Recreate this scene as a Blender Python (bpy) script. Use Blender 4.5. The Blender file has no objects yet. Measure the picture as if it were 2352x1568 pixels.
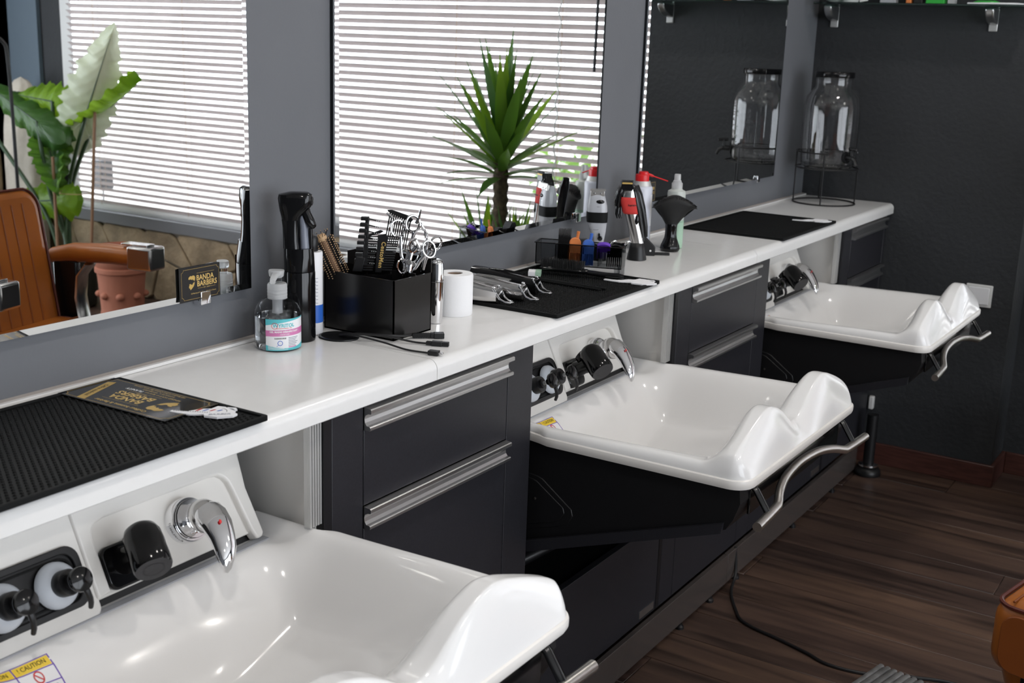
import bpy, bmesh, math, random
from mathutils import Matrix, Vector
random.seed(7)
PI = math.pi
scene = bpy.context.scene
COL = scene.collection

# ------------------------------------------------------------------ camera
cam_d = bpy.data.cameras.new('camera'); cam = bpy.data.objects.new('camera', cam_d); COL.objects.link(cam)
Rv = Vector((0.53819185, -0.84218553, 0.03275768)); Uv = Vector((0.18910447, 0.15853883, 0.96907427)); Fv = Vector((0.82133369, 0.51535325, -0.24458535))
m = Matrix((Rv, Uv, -Fv)).transposed().to_4x4(); m.translation = Vector((-1.5867, -1.4422, 1.4704))
cam.matrix_world = m
cam_d.sensor_fit = 'HORIZONTAL'; cam_d.sensor_width = 36.0; cam_d.lens = 2806.44 / 2352 * 36
cam_d.clip_start = 0.02; cam_d.clip_end = 100
cam_d.dof.use_dof = True; cam_d.dof.focus_distance = 2.25; cam_d.dof.aperture_fstop = 8.0
scene.camera = cam

# ------------------------------------------------------------------ light
world = bpy.data.worlds.new('overcast_sky'); scene.world = world; world.use_nodes = True
bg = world.node_tree.nodes['Background']
bg.inputs[0].default_value = (0.90, 0.95, 1.02, 1); bg.inputs[1].default_value = 7.0
def area(name, loc, rot, sx, sy, energy=0, color=(1, 1, 1), portal=False):
    d = bpy.data.lights.new(name, 'AREA'); d.shape = 'RECTANGLE'; d.size = sx; d.size_y = sy; d.energy = energy; d.color = color
    if portal: d.cycles.is_portal = True
    o = bpy.data.objects.new(name, d); COL.objects.link(o); o.location = loc; o.rotation_euler = rot
    return o
area('window_daylight', (2.95, -2.56, 1.37), (0, PI / 2, 0), 1.9, 3.5, portal=True)
area('shopfront_daylight', (-0.6, -5.3, 1.4), (PI / 2, 0, 0), 5.2, 2.4, portal=True)
LIGHTS = [(-1.2, -1.0), (0.2, -1.0), (1.6, -1.0), (-1.2, -3.0), (0.2, -3.0), (1.6, -3.0)]
for lx, ly in LIGHTS:
    a = area('ceiling_spot_light', (lx, ly, 2.655), (0, 0, 0), 0.14, 0.14, 8, (1.0, 0.95, 0.90)); a.data.shape = 'DISK'
scene.view_settings.view_transform = 'Standard'; scene.view_settings.look = 'None'
scene.view_settings.exposure = -0.45; scene.view_settings.gamma = 1.0
try: scene.view_settings.use_curve_mapping = False
except Exception: pass

# ------------------------------------------------------------------ materials
def mat(name, color, rough=0.5, metal=0.0, coat=0.0, noise=None, bump=None, trans=0.0, ior=1.45, spec=None, sub=None, col2=None, nscale=None):
    m = bpy.data.materials.new(name); m.use_nodes = True; nt = m.node_tree; b = nt.nodes['Principled BSDF']
    b.inputs['Base Color'].default_value = (*color, 1); b.inputs['Roughness'].default_value = rough; b.inputs['Metallic'].default_value = metal
    b.inputs['Coat Weight'].default_value = coat; b.inputs['IOR'].default_value = ior
    if coat: b.inputs['Coat Roughness'].default_value = 0.06
    if trans: b.inputs['Transmission Weight'].default_value = trans
    if spec is not None: b.inputs['Specular IOR Level'].default_value = spec
    tc = nt.nodes.new('ShaderNodeTexCoord')
    if noise or col2:
        n = nt.nodes.new('ShaderNodeTexNoise'); n.inputs['Scale'].default_value = noise[0] if noise else 5; n.inputs['Detail'].default_value = 6
        mp = nt.nodes.new('ShaderNodeMapping'); nt.links.new(tc.outputs['Object'], mp.inputs[0]); nt.links.new(mp.outputs[0], n.inputs[0])
        if nscale: mp.inputs['Scale'].default_value = nscale
        r = nt.nodes.new('ShaderNodeValToRGB'); nt.links.new(n.outputs['Fac'], r.inputs[0])
        c2 = col2 or tuple(c * (1 - noise[1]) for c in color)
        r.color_ramp.elements[0].color = (*c2, 1); r.color_ramp.elements[1].color = (*color, 1)
        r.color_ramp.elements[0].position = 0.35; r.color_ramp.elements[1].position = 0.65
        nt.links.new(r.outputs[0], b.inputs['Base Color'])
    if bump:
        n = nt.nodes.new('ShaderNodeTexNoise'); n.inputs['Scale'].default_value = bump[0]; n.inputs['Detail'].default_value = 5
        nt.links.new(tc.outputs['Object'], n.inputs[0])
        bm_ = nt.nodes.new('ShaderNodeBump'); bm_.inputs['Strength'].default_value = bump[1]; bm_.inputs['Distance'].default_value = bump[2] if len(bump) > 2 else 0.002
        nt.links.new(n.outputs['Fac'], bm_.inputs['Height']); nt.links.new(bm_.outputs[0], b.inputs['Normal'])
    return m
M = {}
M['wall'] = mat('grey_wall_paint', (0.142, 0.149, 0.163), 0.62, noise=(3, 0.06), bump=(180, 0.25, 0.0008))
M['wall_end'] = mat('textured_wall_paint', (0.029, 0.0315, 0.035), 0.7, noise=(4, 0.12), bump=(55, 0.8, 0.003))  # darker base colour and coarser bump than the back wall
M['wall_blue'] = mat('blue_grey_paint', (0.11, 0.15, 0.19), 0.6)
M['ceiling'] = mat('white_ceiling_paint', (0.78, 0.77, 0.75), 0.8)
M['worktop'] = mat('white_solid_surface', (0.80, 0.795, 0.785), 0.22, coat=0.15, noise=(40, 0.015))
M['upstand_top'] = mat('beige_upstand_edge', (0.48, 0.44, 0.41), 0.5)
M['porcelain'] = mat('white_porcelain', (0.84, 0.835, 0.83), 0.14, coat=0.2)
M['cream'] = mat('cream_rim_band', (0.80, 0.775, 0.74), 0.3)
M['white_plastic'] = mat('white_plastic', (0.81, 0.79, 0.755), 0.3)
M['side_white'] = mat('offwhite_laminate', (0.70, 0.69, 0.67), 0.45)
M['charcoal'] = mat('charcoal_laminate', (0.020, 0.020, 0.025), 0.42, noise=(300, 0.25), bump=(500, 0.1, 0.0003))
M['charcoal2'] = mat('charcoal_edge', (0.008, 0.008, 0.010), 0.4)
M['plinth'] = mat('glossy_dark_plinth', (0.062, 0.052, 0.048), 0.22, spec=0.6)
M['black'] = mat('black_plastic', (0.008, 0.008, 0.009), 0.38)
M['black_hous'] = mat('matt_black_moulded', (0.005, 0.005, 0.006), 0.5)
M['black_gloss'] = mat('glossy_black_plastic', (0.004, 0.004, 0.0045), 0.12, spec=0.45)
M['acrylic'] = mat('black_acrylic', (0.010, 0.0095, 0.0095), 0.22)
M['rubber'] = mat('black_rubber', (0.003, 0.0034, 0.0036), 0.6, spec=0.22)
M['alu'] = mat('brushed_aluminium', (0.62, 0.62, 0.62), 0.33, 1.0, noise=(8, 0.06), nscale=(1, 60, 60))
M['alu_soft'] = mat('anodised_aluminium', (0.60, 0.60, 0.59), 0.45, 0.6)
M['steel'] = mat('satin_steel', (0.58, 0.56, 0.53), 0.3, 1.0)
M['chrome'] = mat('chrome', (0.85, 0.85, 0.86), 0.05, 1.0)
M['chrome_dark'] = mat('worn_chrome', (0.66, 0.65, 0.64), 0.2, 1.0)
M['mirror'] = mat('mirror_silver', (0.90, 0.92, 0.92), 0.0, 1.0)
M['mirror_bevel'] = mat('bevelled_mirror', (0.92, 0.94, 0.94), 0.02, 1.0)
try:
    _i = M['mirror_bevel'].node_tree.nodes['Principled BSDF'].inputs; _i['Thin Film Thickness'].default_value = 620; _i['Thin Film IOR'].default_value = 1.6
except Exception: pass
M['mirror_edge'] = mat('mirror_backing', (0.004, 0.006, 0.009), 0.5)
M['glass'] = mat('clear_glass', (1, 1, 1), 0.0, trans=1.0, ior=1.45)
M['glass_green'] = mat('green_edged_glass', (0.62, 0.86, 0.78), 0.02, trans=1.0, ior=1.5)
M['smoke'] = mat('smoked_acrylic', (0.46, 0.47, 0.48), 0.04, trans=1.0, ior=1.08)
M['gel'] = mat('clear_gel', (0.95, 0.97, 0.98), 0.02, trans=1.0, ior=1.34)
M['clear_plastic'] = mat('clear_plastic', (0.95, 0.96, 0.97), 0.06, trans=1.0, ior=1.15)
M['frost'] = mat('frosted_plastic', (0.86, 0.87, 0.88), 0.35, trans=0.6, ior=1.2)
M['milky'] = mat('milky_bottle', (0.62, 0.66, 0.72), 0.35)
M['greyneck'] = mat('grey_inner_neck', (0.20, 0.22, 0.27), 0.3)
M['frost_green'] = mat('green_liquid_bottle', (0.45, 0.66, 0.50), 0.3, trans=0.15)
M['frost_top'] = mat('frosted_bottle', (0.66, 0.70, 0.66), 0.35, trans=0.2)
M['label_white'] = mat('white_label', (0.82, 0.82, 0.84), 0.35)
M['label_teal'] = mat('teal_label', (0.10, 0.50, 0.55), 0.35)
M['label_pink'] = mat('pink_label', (0.62, 0.20, 0.42), 0.35)
M['blue'] = mat('blue_print', (0.03, 0.13, 0.52), 0.35)
M['redp'] = mat('red_plastic', (0.62, 0.012, 0.015), 0.3)
M['redband'] = mat('red_tape', (0.55, 0.035, 0.03), 0.7)
M['orangep'] = mat('orange_plastic', (0.72, 0.22, 0.06), 0.5)
M['bluep'] = mat('blue_plastic', (0.05, 0.15, 0.55), 0.5)
M['purple'] = mat('purple_plastic', (0.12, 0.035, 0.42), 0.5)
M['gold'] = mat('gold_print', (0.62, 0.42, 0.13), 0.35, 0.35)
M['goldtext'] = mat('gold_lettering', (0.68, 0.47, 0.16), 0.35, 0.2)
M['ink'] = mat('black_ink', (0.01, 0.01, 0.01), 0.5)
M['greyink'] = mat('grey_ink', (0.25, 0.27, 0.33), 0.5)
M['whiteink'] = mat('white_ink', (0.85, 0.85, 0.85), 0.5)
M['card'] = mat('black_card', (0.014, 0.013, 0.013), 0.4)
M['flyer'] = mat('black_glossy_flyer', (0.02, 0.019, 0.017), 0.15, coat=0.4)
M['paper'] = mat('white_paper', (0.84, 0.84, 0.86), 0.7)
M['roll'] = mat('white_tissue', (0.85, 0.85, 0.86), 0.9, bump=(120, 0.4, 0.001))
M['cardboard'] = mat('cardboard_core', (0.30, 0.22, 0.16), 0.8)
M['yellow'] = mat('yellow_label', (0.85, 0.60, 0.05), 0.4)
M['greyplastic'] = mat('light_grey_plastic', (0.42, 0.43, 0.46), 0.25, coat=0.3)
M['silver'] = mat('silver_lacquer', (0.62, 0.61, 0.60), 0.17, 1.0)
M['canwhite'] = mat('white_can', (0.62, 0.64, 0.72), 0.25)
M['wood'] = mat('pale_turned_wood', (0.55, 0.36, 0.20), 0.45)
M['leather'] = mat('cognac_leather', (0.42, 0.13, 0.022), 0.32, noise=(4, 0.3), bump=(260, 0.15, 0.0006))
M['leather_dark'] = mat('dark_cognac_leather', (0.24, 0.065, 0.012), 0.4, bump=(260, 0.15, 0.0006))
M['piping'] = mat('dark_red_piping', (0.10, 0.02, 0.012), 0.4)
M['grey_metal'] = mat('grey_ribbed_metal', (0.30, 0.30, 0.30), 0.4, 0.5, noise=(30, 0.4))
M['terracotta'] = mat('terracotta', (0.42, 0.16, 0.10), 0.8, bump=(20, 0.5, 0.006))
M['darkpot'] = mat('dark_pot', (0.02, 0.025, 0.022), 0.5)
M['soil'] = mat('soil', (0.03, 0.02, 0.015), 0.9)
M['trim'] = mat('white_window_frame', (0.70, 0.70, 0.69), 0.4)
M['sill'] = mat('grey_sill', (0.13, 0.13, 0.135), 0.45)
M['hair'] = mat('bristle_black', (0.006, 0.006, 0.006), 0.6)
M['cable'] = mat('black_cable', (0.01, 0.01, 0.011), 0.45)
M['skirting'] = mat('dark_red_wood_skirting', (0.095, 0.036, 0.028), 0.4, noise=(6, 0.4), nscale=(20, 2, 20))
M['stone'] = mat('brown_stone', (0.36, 0.27, 0.17), 0.85, noise=(7, 0.45), bump=(14, 1.0, 0.02))
M['stone2'] = mat('ochre_stone', (0.42, 0.32, 0.21), 0.85, noise=(5, 0.4), bump=(11, 1.0, 0.02))
M['palestone'] = mat('pale_stone', (0.62, 0.56, 0.48), 0.8, noise=(5, 0.25), bump=(9, 0.8, 0.02))
M['mortar'] = mat('mortar', (0.22, 0.19, 0.15), 0.9)
M['trunk'] = mat('yucca_bark', (0.10, 0.075, 0.045), 0.9, noise=(60, 0.6), bump=(60, 1, 0.004))
M['stem'] = mat('dark_green_stem', (0.03, 0.07, 0.025), 0.4)
M['bamboo'] = mat('brown_stake', (0.28, 0.16, 0.09), 0.6)
M['towel'] = mat('green_plastic', (0.04, 0.42, 0.06), 0.3)
M['bark_wall'] = mat('terracotta_render', (0.09, 0.045, 0.035), 0.9)
M['pergola'] = mat('dark_timber', (0.03, 0.022, 0.02), 0.8)
M['paving'] = mat('pale_paving', (0.55, 0.52, 0.48), 0.9)
M['lamp'] = bpy.data.materials.new('lit_spot'); M['lamp'].use_nodes = True
_b = M['lamp'].node_tree.nodes['Principled BSDF']; _b.inputs['Emission Color'].default_value = (1, .93, .84, 1); _b.inputs['Emission Strength'].default_value = 25

def leafmat(name, c, tr=0.35):
    m = bpy.data.materials.new(name); m.use_nodes = True; nt = m.node_tree; b = nt.nodes['Principled BSDF']; out = nt.nodes['Material Output']
    tc = nt.nodes.new('ShaderNodeTexCoord'); n = nt.nodes.new('ShaderNodeTexNoise'); n.inputs['Scale'].default_value = 9
    nt.links.new(tc.outputs['Object'], n.inputs[0]); r = nt.nodes.new('ShaderNodeValToRGB'); nt.links.new(n.outputs['Fac'], r.inputs[0])
    r.color_ramp.elements[0].color = (*[k * .7 for k in c], 1); r.color_ramp.elements[1].color = (*c, 1)
    nt.links.new(r.outputs[0], b.inputs['Base Color']); b.inputs['Roughness'].default_value = 0.35
    t = nt.nodes.new('ShaderNodeBsdfTranslucent'); t.inputs[0].default_value = (min(1, c[0] * 3.5), min(1, c[1] * 2.6), c[2] * 1.2, 1)
    mx = nt.nodes.new('ShaderNodeMixShader'); mx.inputs[0].default_value = tr
    nt.links.new(b.outputs[0], mx.inputs[1]); nt.links.new(t.outputs[0], mx.inputs[2]); nt.links.new(mx.outputs[0], out.inputs[0])
    return m
M['leaf'] = leafmat('yucca_leaf', (0.05, 0.14, 0.03)); M['leaf2'] = leafmat('bright_leaf', (0.12, 0.26, 0.03), 0.5)
M['leaf3'] = leafmat('pale_big_leaf', (0.66, 0.74, 0.58), 0.3); M['hedge'] = leafmat('hedge_leaf', (0.07, 0.17, 0.03), 0.3)
M['slat'] = leafmat('blind_slat', (0.80, 0.73, 0.72), 0.22)
M['slat'].node_tree.nodes['Translucent BSDF'].inputs[0].default_value = (0.8, 0.72, 0.70, 1)

def wood_mat():
    m = bpy.data.materials.new('brown_wood_plank'); m.use_nodes = True; nt = m.node_tree; b = nt.nodes['Principled BSDF']
    tc = nt.nodes.new('ShaderNodeTexCoord'); oi = nt.nodes.new('ShaderNodeObjectInfo')
    add = nt.nodes.new('ShaderNodeVectorMath'); add.operation = 'ADD'
    sc = nt.nodes.new('ShaderNodeVectorMath'); sc.operation = 'SCALE'; sc.inputs[3].default_value = 17.0
    cmb = nt.nodes.new('ShaderNodeCombineXYZ')
    for i in range(3): nt.links.new(oi.outputs['Random'], cmb.inputs[i])
    nt.links.new(cmb.outputs[0], sc.inputs[0]); nt.links.new(tc.outputs['Object'], add.inputs[0]); nt.links.new(sc.outputs[0], add.inputs[1])
    mp = nt.nodes.new('ShaderNodeMapping'); mp.inputs['Scale'].default_value = (14, 1.1, 1); nt.links.new(add.outputs[0], mp.inputs[0])
    n = nt.nodes.new('ShaderNodeTexNoise'); n.inputs['Scale'].default_value = 1.6; n.inputs['Detail'].default_value = 8; n.inputs['Distortion'].default_value = 0.6
    nt.links.new(mp.outputs[0], n.inputs[0])
    r = nt.nodes.new('ShaderNodeValToRGB'); nt.links.new(n.outputs['Fac'], r.inputs[0])
    e = r.color_ramp.elements; e[0].position = 0.30; e[0].color = (0.027, 0.016, 0.013, 1); e[1].position = 0.72; e[1].color = (0.145, 0.090, 0.064, 1)
    k = e.new(0.5); k.color = (0.086, 0.053, 0.041, 1)
    mixv = nt.nodes.new('ShaderNodeMix'); mixv.data_type = 'RGBA'; mixv.blend_type = 'MULTIPLY'; mixv.inputs[0].default_value = 1
    r2 = nt.nodes.new('ShaderNodeValToRGB'); nt.links.new(oi.outputs['Random'], r2.inputs[0])
    r2.color_ramp.elements[0].color = (0.72, 0.70, 0.72, 1); r2.color_ramp.elements[1].color = (1.15, 1.1, 1.0, 1)
    nt.links.new(r.outputs[0], mixv.inputs[6]); nt.links.new(r2.outputs[0], mixv.inputs[7]); nt.links.new(mixv.outputs[2], b.inputs['Base Color'])
    b.inputs['Roughness'].default_value = 0.45
    return m
M['plank'] = wood_mat()

# ------------------------------------------------------------------ helpers
I4 = Matrix.Identity(4)
def T(x=0, y=0, z=0): return Matrix.Translation((x, y, z))
def RX(a): return Matrix.Rotation(a, 4, 'X')
def RY(a): return Matrix.Rotation(a, 4, 'Y')
def RZ(a): return Matrix.Rotation(a, 4, 'Z')
def frame(o, zdir, xhint=(1, 0, 0)):
    z = Vector(zdir).normalized(); x = Vector(xhint); x = (x - z * x.dot(z))
    if x.length < 1e-5: x = Vector((0, 1, 0)) - z * z.y
    x.normalize(); y = z.cross(x)
    m = Matrix((x, y, z)).transposed().to_4x4(); m.translation = Vector(o); return m
def smooth(a, b, x):
    t = max(0, min(1, (x - a) / (b - a))); return t * t * (3 - 2 * t)

class B:
    def __init__(s, Mx=I4): s.v = []; s.f = []; s.M = Mx; s.sm = []
    def add(s, vs, fs, Mx=I4, sm=False):
        n = len(s.v); X = s.M @ Mx
        s.v += [X @ Vector(v) for v in vs]; s.f += [tuple(i + n for i in f) for f in fs]; s.sm += [sm] * len(fs); return s
    def box(s, x0, x1, y0, y1, z0, z1, Mx=I4):
        return s.add([(x, y, z) for z in (z0, z1) for y in (y0, y1) for x in (x0, x1)],
                     [(0, 2, 3, 1), (4, 5, 7, 6), (0, 1, 5, 4), (2, 6, 7, 3), (0, 4, 6, 2), (1, 3, 7, 5)], Mx)
    def prism(s, poly, z0, z1, Mx=I4, sm=False):
        n = len(poly); a = sum(poly[i][0] * poly[(i + 1) % n][1] - poly[(i + 1) % n][0] * poly[i][1] for i in range(n))
        if a < 0: poly = poly[::-1]
        vs = [(x, y, z0) for x, y in poly] + [(x, y, z1) for x, y in poly]
        s.add(vs, [tuple(range(n))[::-1], tuple(range(n, 2 * n))], Mx, False)
        k = len(s.v) - 2 * n
        for i in range(n):
            j = (i + 1) % n; s.f.append((k + i, k + j, k + n + j, k + n + i)); s.sm.append(sm)
        return s
    def ring(s, outer, inner, z0, z1, Mx=I4):
        n = len(outer); vs = [(x, y, z) for z in (z0, z1) for P in (outer, inner) for x, y in P]; fs = []
        for i in range(n):
            j = (i + 1) % n
            fs += [(i, n + i, n + j, j), (2 * n + i, 2 * n + j, 3 * n + j, 3 * n + i), (i, j, 2 * n + j, 2 * n + i), (n + j, n + i, 3 * n + i, 3 * n + j)]
        return s.add(vs, fs, Mx)
    def lathe(s, prof, n=32, Mx=I4, a0=0, a1=2 * PI, sm=True, cap=True):
        full = abs(a1 - a0 - 2 * PI) < 1e-6; k = n if full else n + 1
        vs = [(r * math.cos(a0 + (a1 - a0) * i / n), r * math.sin(a0 + (a1 - a0) * i / n), z) for r, z in prof for i in range(k)]
        fs = []
        for j in range(len(prof) - 1):
            for i in range(n):
                i2 = (i + 1) % k if full else i + 1
                fs.append((j * k + i, j * k + i2, (j + 1) * k + i2, (j + 1) * k + i))
        s.add(vs, fs, Mx, sm); b0 = len(s.v) - len(vs)
        if full and cap:
            if prof[0][0] > 1e-6: s.f.append(tuple(b0 + i for i in range(n))[::-1]); s.sm.append(False)
            if prof[-1][0] > 1e-6: s.f.append(tuple(b0 + (len(prof) - 1) * k + i for i in range(n))); s.sm.append(False)
        return s
    def tube(s, pts, r, n=10, Mx=I4, flat=1.0, up=(0, 0, 1), closed=False):
        pts = [Vector(p) for p in pts]; m_ = len(pts); rr = r if isinstance(r, (list, tuple)) else [r] * m_
        vs = []; prev = None
        for i, p in enumerate(pts):
            if closed: t = (pts[(i + 1) % m_] - pts[i - 1])
            else: t = (pts[min(i + 1, m_ - 1)] - pts[max(i - 1, 0)])
            t.normalize()
            if prev is None:
                u = Vector(up); u = u - t * u.dot(t)
                if u.length < 1e-3: u = Vector((1, 0, 0)) - t * t.x
            else:
                u = prev - t * prev.dot(t)
            u.normalize(); prev = u; w = t.cross(u)
            for k in range(n):
                a = 2 * PI * k / n; vs.append(p + (u * math.cos(a) * flat + w * math.sin(a)) * rr[i])
        fs = []
        for i in range(m_ if closed else m_ - 1):
            i2 = (i + 1) % m_
            for k in range(n):
                k2 = (k + 1) % n; fs.append((i * n + k, i * n + k2, i2 * n + k2, i2 * n + k))
        s.add(vs, fs, Mx, True)
        if not closed:
            b0 = len(s.v) - len(vs)
            s.f.append(tuple(b0 + k for k in range(n))[::-1]); s.sm.append(False)
            s.f.append(tuple(b0 + (m_ - 1) * n + k for k in range(n))); s.sm.append(False)
        return s
    def loft(s, secs, n=32, Mx=I4, capa=True, capb=True):
        # secs: (z, cx, cy, rx, ry, power)
        vs = []
        for z, cx, cy, rx, ry, p in secs:
            for k in range(n):
                a = 2 * PI * k / n; c, q = math.cos(a), math.sin(a)
                vs.append((cx + rx * math.copysign(abs(c) ** (2 / p), c), cy + ry * math.copysign(abs(q) ** (2 / p), q), z))
        fs = []
        for j in range(len(secs) - 1):
            for k in range(n):
                k2 = (k + 1) % n; fs.append((j * n + k, j * n + k2, (j + 1) * n + k2, (j + 1) * n + k))
        s.add(vs, fs, Mx, True); b0 = len(s.v) - len(vs)
        if capa: s.f.append(tuple(b0 + k for k in range(n))[::-1]); s.sm.append(True)
        if capb: s.f.append(tuple(b0 + (len(secs) - 1) * n + k for k in range(n))); s.sm.append(True)
        return s
    def grid(s, fn, nu, nv, Mx=I4, sm=True):
        vs = [fn(i / nu, j / nv) for j in range(nv + 1) for i in range(nu + 1)]
        fs = [(j * (nu + 1) + i, j * (nu + 1) + i + 1, (j + 1) * (nu + 1) + i + 1, (j + 1) * (nu + 1) + i) for j in range(nv) for i in range(nu)]
        return s.add(vs, fs, Mx, sm)
    def sphere(s, r, c=(0, 0, 0), n=16, Mx=I4, sc=(1, 1, 1)):
        prof = [(r * math.sin(PI * i / n), -r * math.cos(PI * i / n)) for i in range(n + 1)]
        prof[0] = (1e-5, -r); prof[-1] = (1e-5, r)
        return s.lathe(prof, 2 * n, Mx @ T(*c) @ Matrix.Diagonal((*sc, 1)))
    def build(s, name, material, parent=None, bev=0, world=False, seg=2, angle=0.6, kind=None, solid=0, label=None, sub=0):
        me = bpy.data.meshes.new(name); me.from_pydata([tuple(v) for v in s.v], [], s.f); me.update()
        me.polygons.foreach_set('use_smooth', s.sm if not bev else [True] * len(s.sm))
        me.materials.append(material)
        if not bev and any(s.sm): me.set_sharp_from_angle(angle=0.75)
        o = bpy.data.objects.new(name, me); COL.objects.link(o)
        if solid:
            k = o.modifiers.new('solid', 'SOLIDIFY'); k.thickness = solid; k.offset = 0
        if bev:
            k = o.modifiers.new('bevel', 'BEVEL'); k.width = bev; k.segments = seg; k.limit_method = 'ANGLE'; k.angle_limit = angle
            me.set_sharp_from_angle(angle=0.7)
            k.harden_normals = False
        if sub:
            k = o.modifiers.new('sub', 'SUBSURF'); k.levels = sub; k.render_levels = sub
        if parent:
            o.parent = parent
            if world: o.matrix_parent_inverse = root_matrix(parent).inverted()
        if kind: o['kind'] = kind
        if label: o['label'] = label
        return o
def root_matrix(o):
    mm = o.matrix_basis.copy(); p = o.parent; c = o
    while p:
        mm = p.matrix_basis @ c.matrix_parent_inverse @ mm; c = p; p = p.parent
    return mm
def thing(name, label, cat, loc=(0, 0, 0), rz=0, group=None, rot=None):
    o = bpy.data.objects.new(name, None); COL.objects.link(o); o.location = loc
    o.rotation_euler = rot if rot else (0, 0, rz); o.empty_display_size = 0.05
    o['label'] = label; o['category'] = cat
    if group: o['group'] = group
    return o
def tag(o, label, cat, group=None, kind=None):
    o['label'] = label; o['category'] = cat
    if group: o['group'] = group
    if kind: o['kind'] = kind
    return o
def struct(o): o['kind'] = 'structure'; return o
def dup(root, loc=None, label=None, rz=None, group=None):
    def cp(o, parent):
        c = o.copy(); COL.objects.link(c); c.parent = parent
        if parent: c.matrix_parent_inverse = o.matrix_parent_inverse.copy()
        for ch in o.children: cp(ch, c)
        return c
    r = cp(root, None)
    if loc: r.location = loc
    if rz is not None: r.rotation_euler = (0, 0, rz)
    if label: r['label'] = label
    if group: r['group'] = group
    return r
def rrect(x0, x1, y0, y1, r, n=6):
    pts = []
    for cx, cy, a in ((x1 - r, y1 - r, 0), (x0 + r, y1 - r, 90), (x0 + r, y0 + r, 180), (x1 - r, y0 + r, 270)):
        for i in range(n + 1):
            t = math.radians(a + 90 * i / n); pts.append((cx + r * math.cos(t), cy + r * math.sin(t)))
    return pts
_tc = {}
def text(s_, size, fn, name='lettering', material=None, parent=None, world=False, align='CENTER', bold=0.0, shear=0.0, space=1.0, scx=1.0):
    """flat lettering, mapped point by point with fn(x, y) -> 3D"""
    cu = bpy.data.curves.new('t', 'FONT'); cu.body = s_; cu.size = size; cu.align_x = align; cu.align_y = 'CENTER'; cu.offset = bold * size
    cu.shear = shear; cu.space_character = space; cu.resolution_u = 3
    o = bpy.data.objects.new('t', cu); me = bpy.data.meshes.new_from_object(o)
    b = B(); b.add([fn(v.co.x * scx, v.co.y) for v in me.vertices], [tuple(p.vertices) for p in me.polygons])
    bpy.data.objects.remove(o); bpy.data.curves.remove(cu); bpy.data.meshes.remove(me)
    return b.build(name, material, parent, world=world)
CT = 0.9422; FACE = math.radians(-57.4)
VY = Vector((0, -0.9071, 0.4209))

# ------------------------------------------------------------------ room shell
def sbox(name, a, material): return struct(B().box(*a).build(name, material))
sbox('wall_back', (-4, 3.1, 0.032, 0.15, 0, 2.7), M['wall'])
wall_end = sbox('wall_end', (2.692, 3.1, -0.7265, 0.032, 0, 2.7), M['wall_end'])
sbox('wall_left', (-4.12, -4, -5.3, 0.12, 0, 2.7), M['wall'])
sbox('ceiling', (-4.12, 3.1, -5.4, 0.12, 2.7, 2.8), M['ceiling'])
# wall with the blinds: solid pieces round the opening
XW = 2.885; W0, W1, WZ0, WZ1 = -4.206, -0.85, 0.44, 2.32; WO = W0 - .35
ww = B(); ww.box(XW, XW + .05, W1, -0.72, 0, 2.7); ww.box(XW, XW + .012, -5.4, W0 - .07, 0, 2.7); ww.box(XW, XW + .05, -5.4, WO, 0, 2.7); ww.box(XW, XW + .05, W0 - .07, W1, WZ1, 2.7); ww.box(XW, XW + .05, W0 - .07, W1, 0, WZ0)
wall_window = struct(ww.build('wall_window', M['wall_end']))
wf = B(); wf.box(-4.12, -3.2, -5.4, -5.2, 0, 2.7); wf.box(2.0, 3.1, -5.4, -5.2, 0, 2.7); wf.box(-3.2, 2.0, -5.4, -5.2, 2.5, 2.7); wf.box(-3.2, 2.0, -5.4, -5.2, 0, .22)
struct(wf.build('wall_front', M['wall']))
b = B(); b.box(2.862, 2.9, -4.721, -4.466, 0, 2.7)
struct(b.build('wall_pier', M['wall_blue']))
# window_1 frame + panes, sill, shopfront window_2
b = B()
b.box(XW + .015, XW + .045, W1 - .05, W1, WZ0, WZ1); b.box(XW + .015, XW + .045, -2.60, -2.55, WZ0, WZ1)
b.box(XW + .015, XW + .045, WO, W1, WZ0, WZ0 + .03); b.box(XW + .015, XW + .045, WO, W1, WZ1 - .05, WZ1)
b.box(XW - .012, XW - .0005, W0 - .075, W0 + .004, WZ0, WZ1)
win = struct(b.build('window_1', M['trim']))
for y0, y1 in ((WO, -2.60), (-2.55, W1 - .05)): B().box(XW + .027, XW + .031, y0, y1, WZ0 + .03, WZ1 - .05).build('pane', M['glass'], win)
sbox('trim_1', (XW - .035, XW + .02, W0 - .08, W1, .388, .448), M['sill'])
b = B()
for x in (-3.2, -1.5, .2, 1.94): b.box(x, x + .06, -5.33, -5.27, .22, 2.5)
b.box(-3.2, 2.0, -5.33, -5.27, .22, .28); b.box(-3.2, 2.0, -5.33, -5.27, 2.44, 2.5)
win2 = struct(b.build('window_2', M['trim']))
# floor: sub floor + planks
fl = struct(B().box(-4.1, 3.1, -5.4, 0.12, -0.05, -0.006).build('floor', M['mortar']))
PW = 0.148; plank_mesh = {}
for i in range(-9, 20):
    x = 0.02 + i * PW; off = random.choice([0, .31, .62, .93])
    y = 0.0 - 0.01
    cuts = [0.0]; yy = -off if off else -1.24
    while yy > -5.2: cuts.append(yy); yy -= 1.24
    cuts.append(-5.2)
    for y1, y0 in zip(cuts[:-1], cuts[1:]):
        L = round(y1 - y0, 3)
        if L < .02: continue
        if L not in plank_mesh:
            o = B().box(0.0009, PW - .0009, 0.0009, L - .0009, -.008, 0.0).build('plank', M['plank'], fl, bev=.0012, seg=1); plank_mesh[L] = o
        else:
            o = plank_mesh[L].copy(); COL.objects.link(o); o.parent = fl
        o.location = (x, y0, 0)
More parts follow.
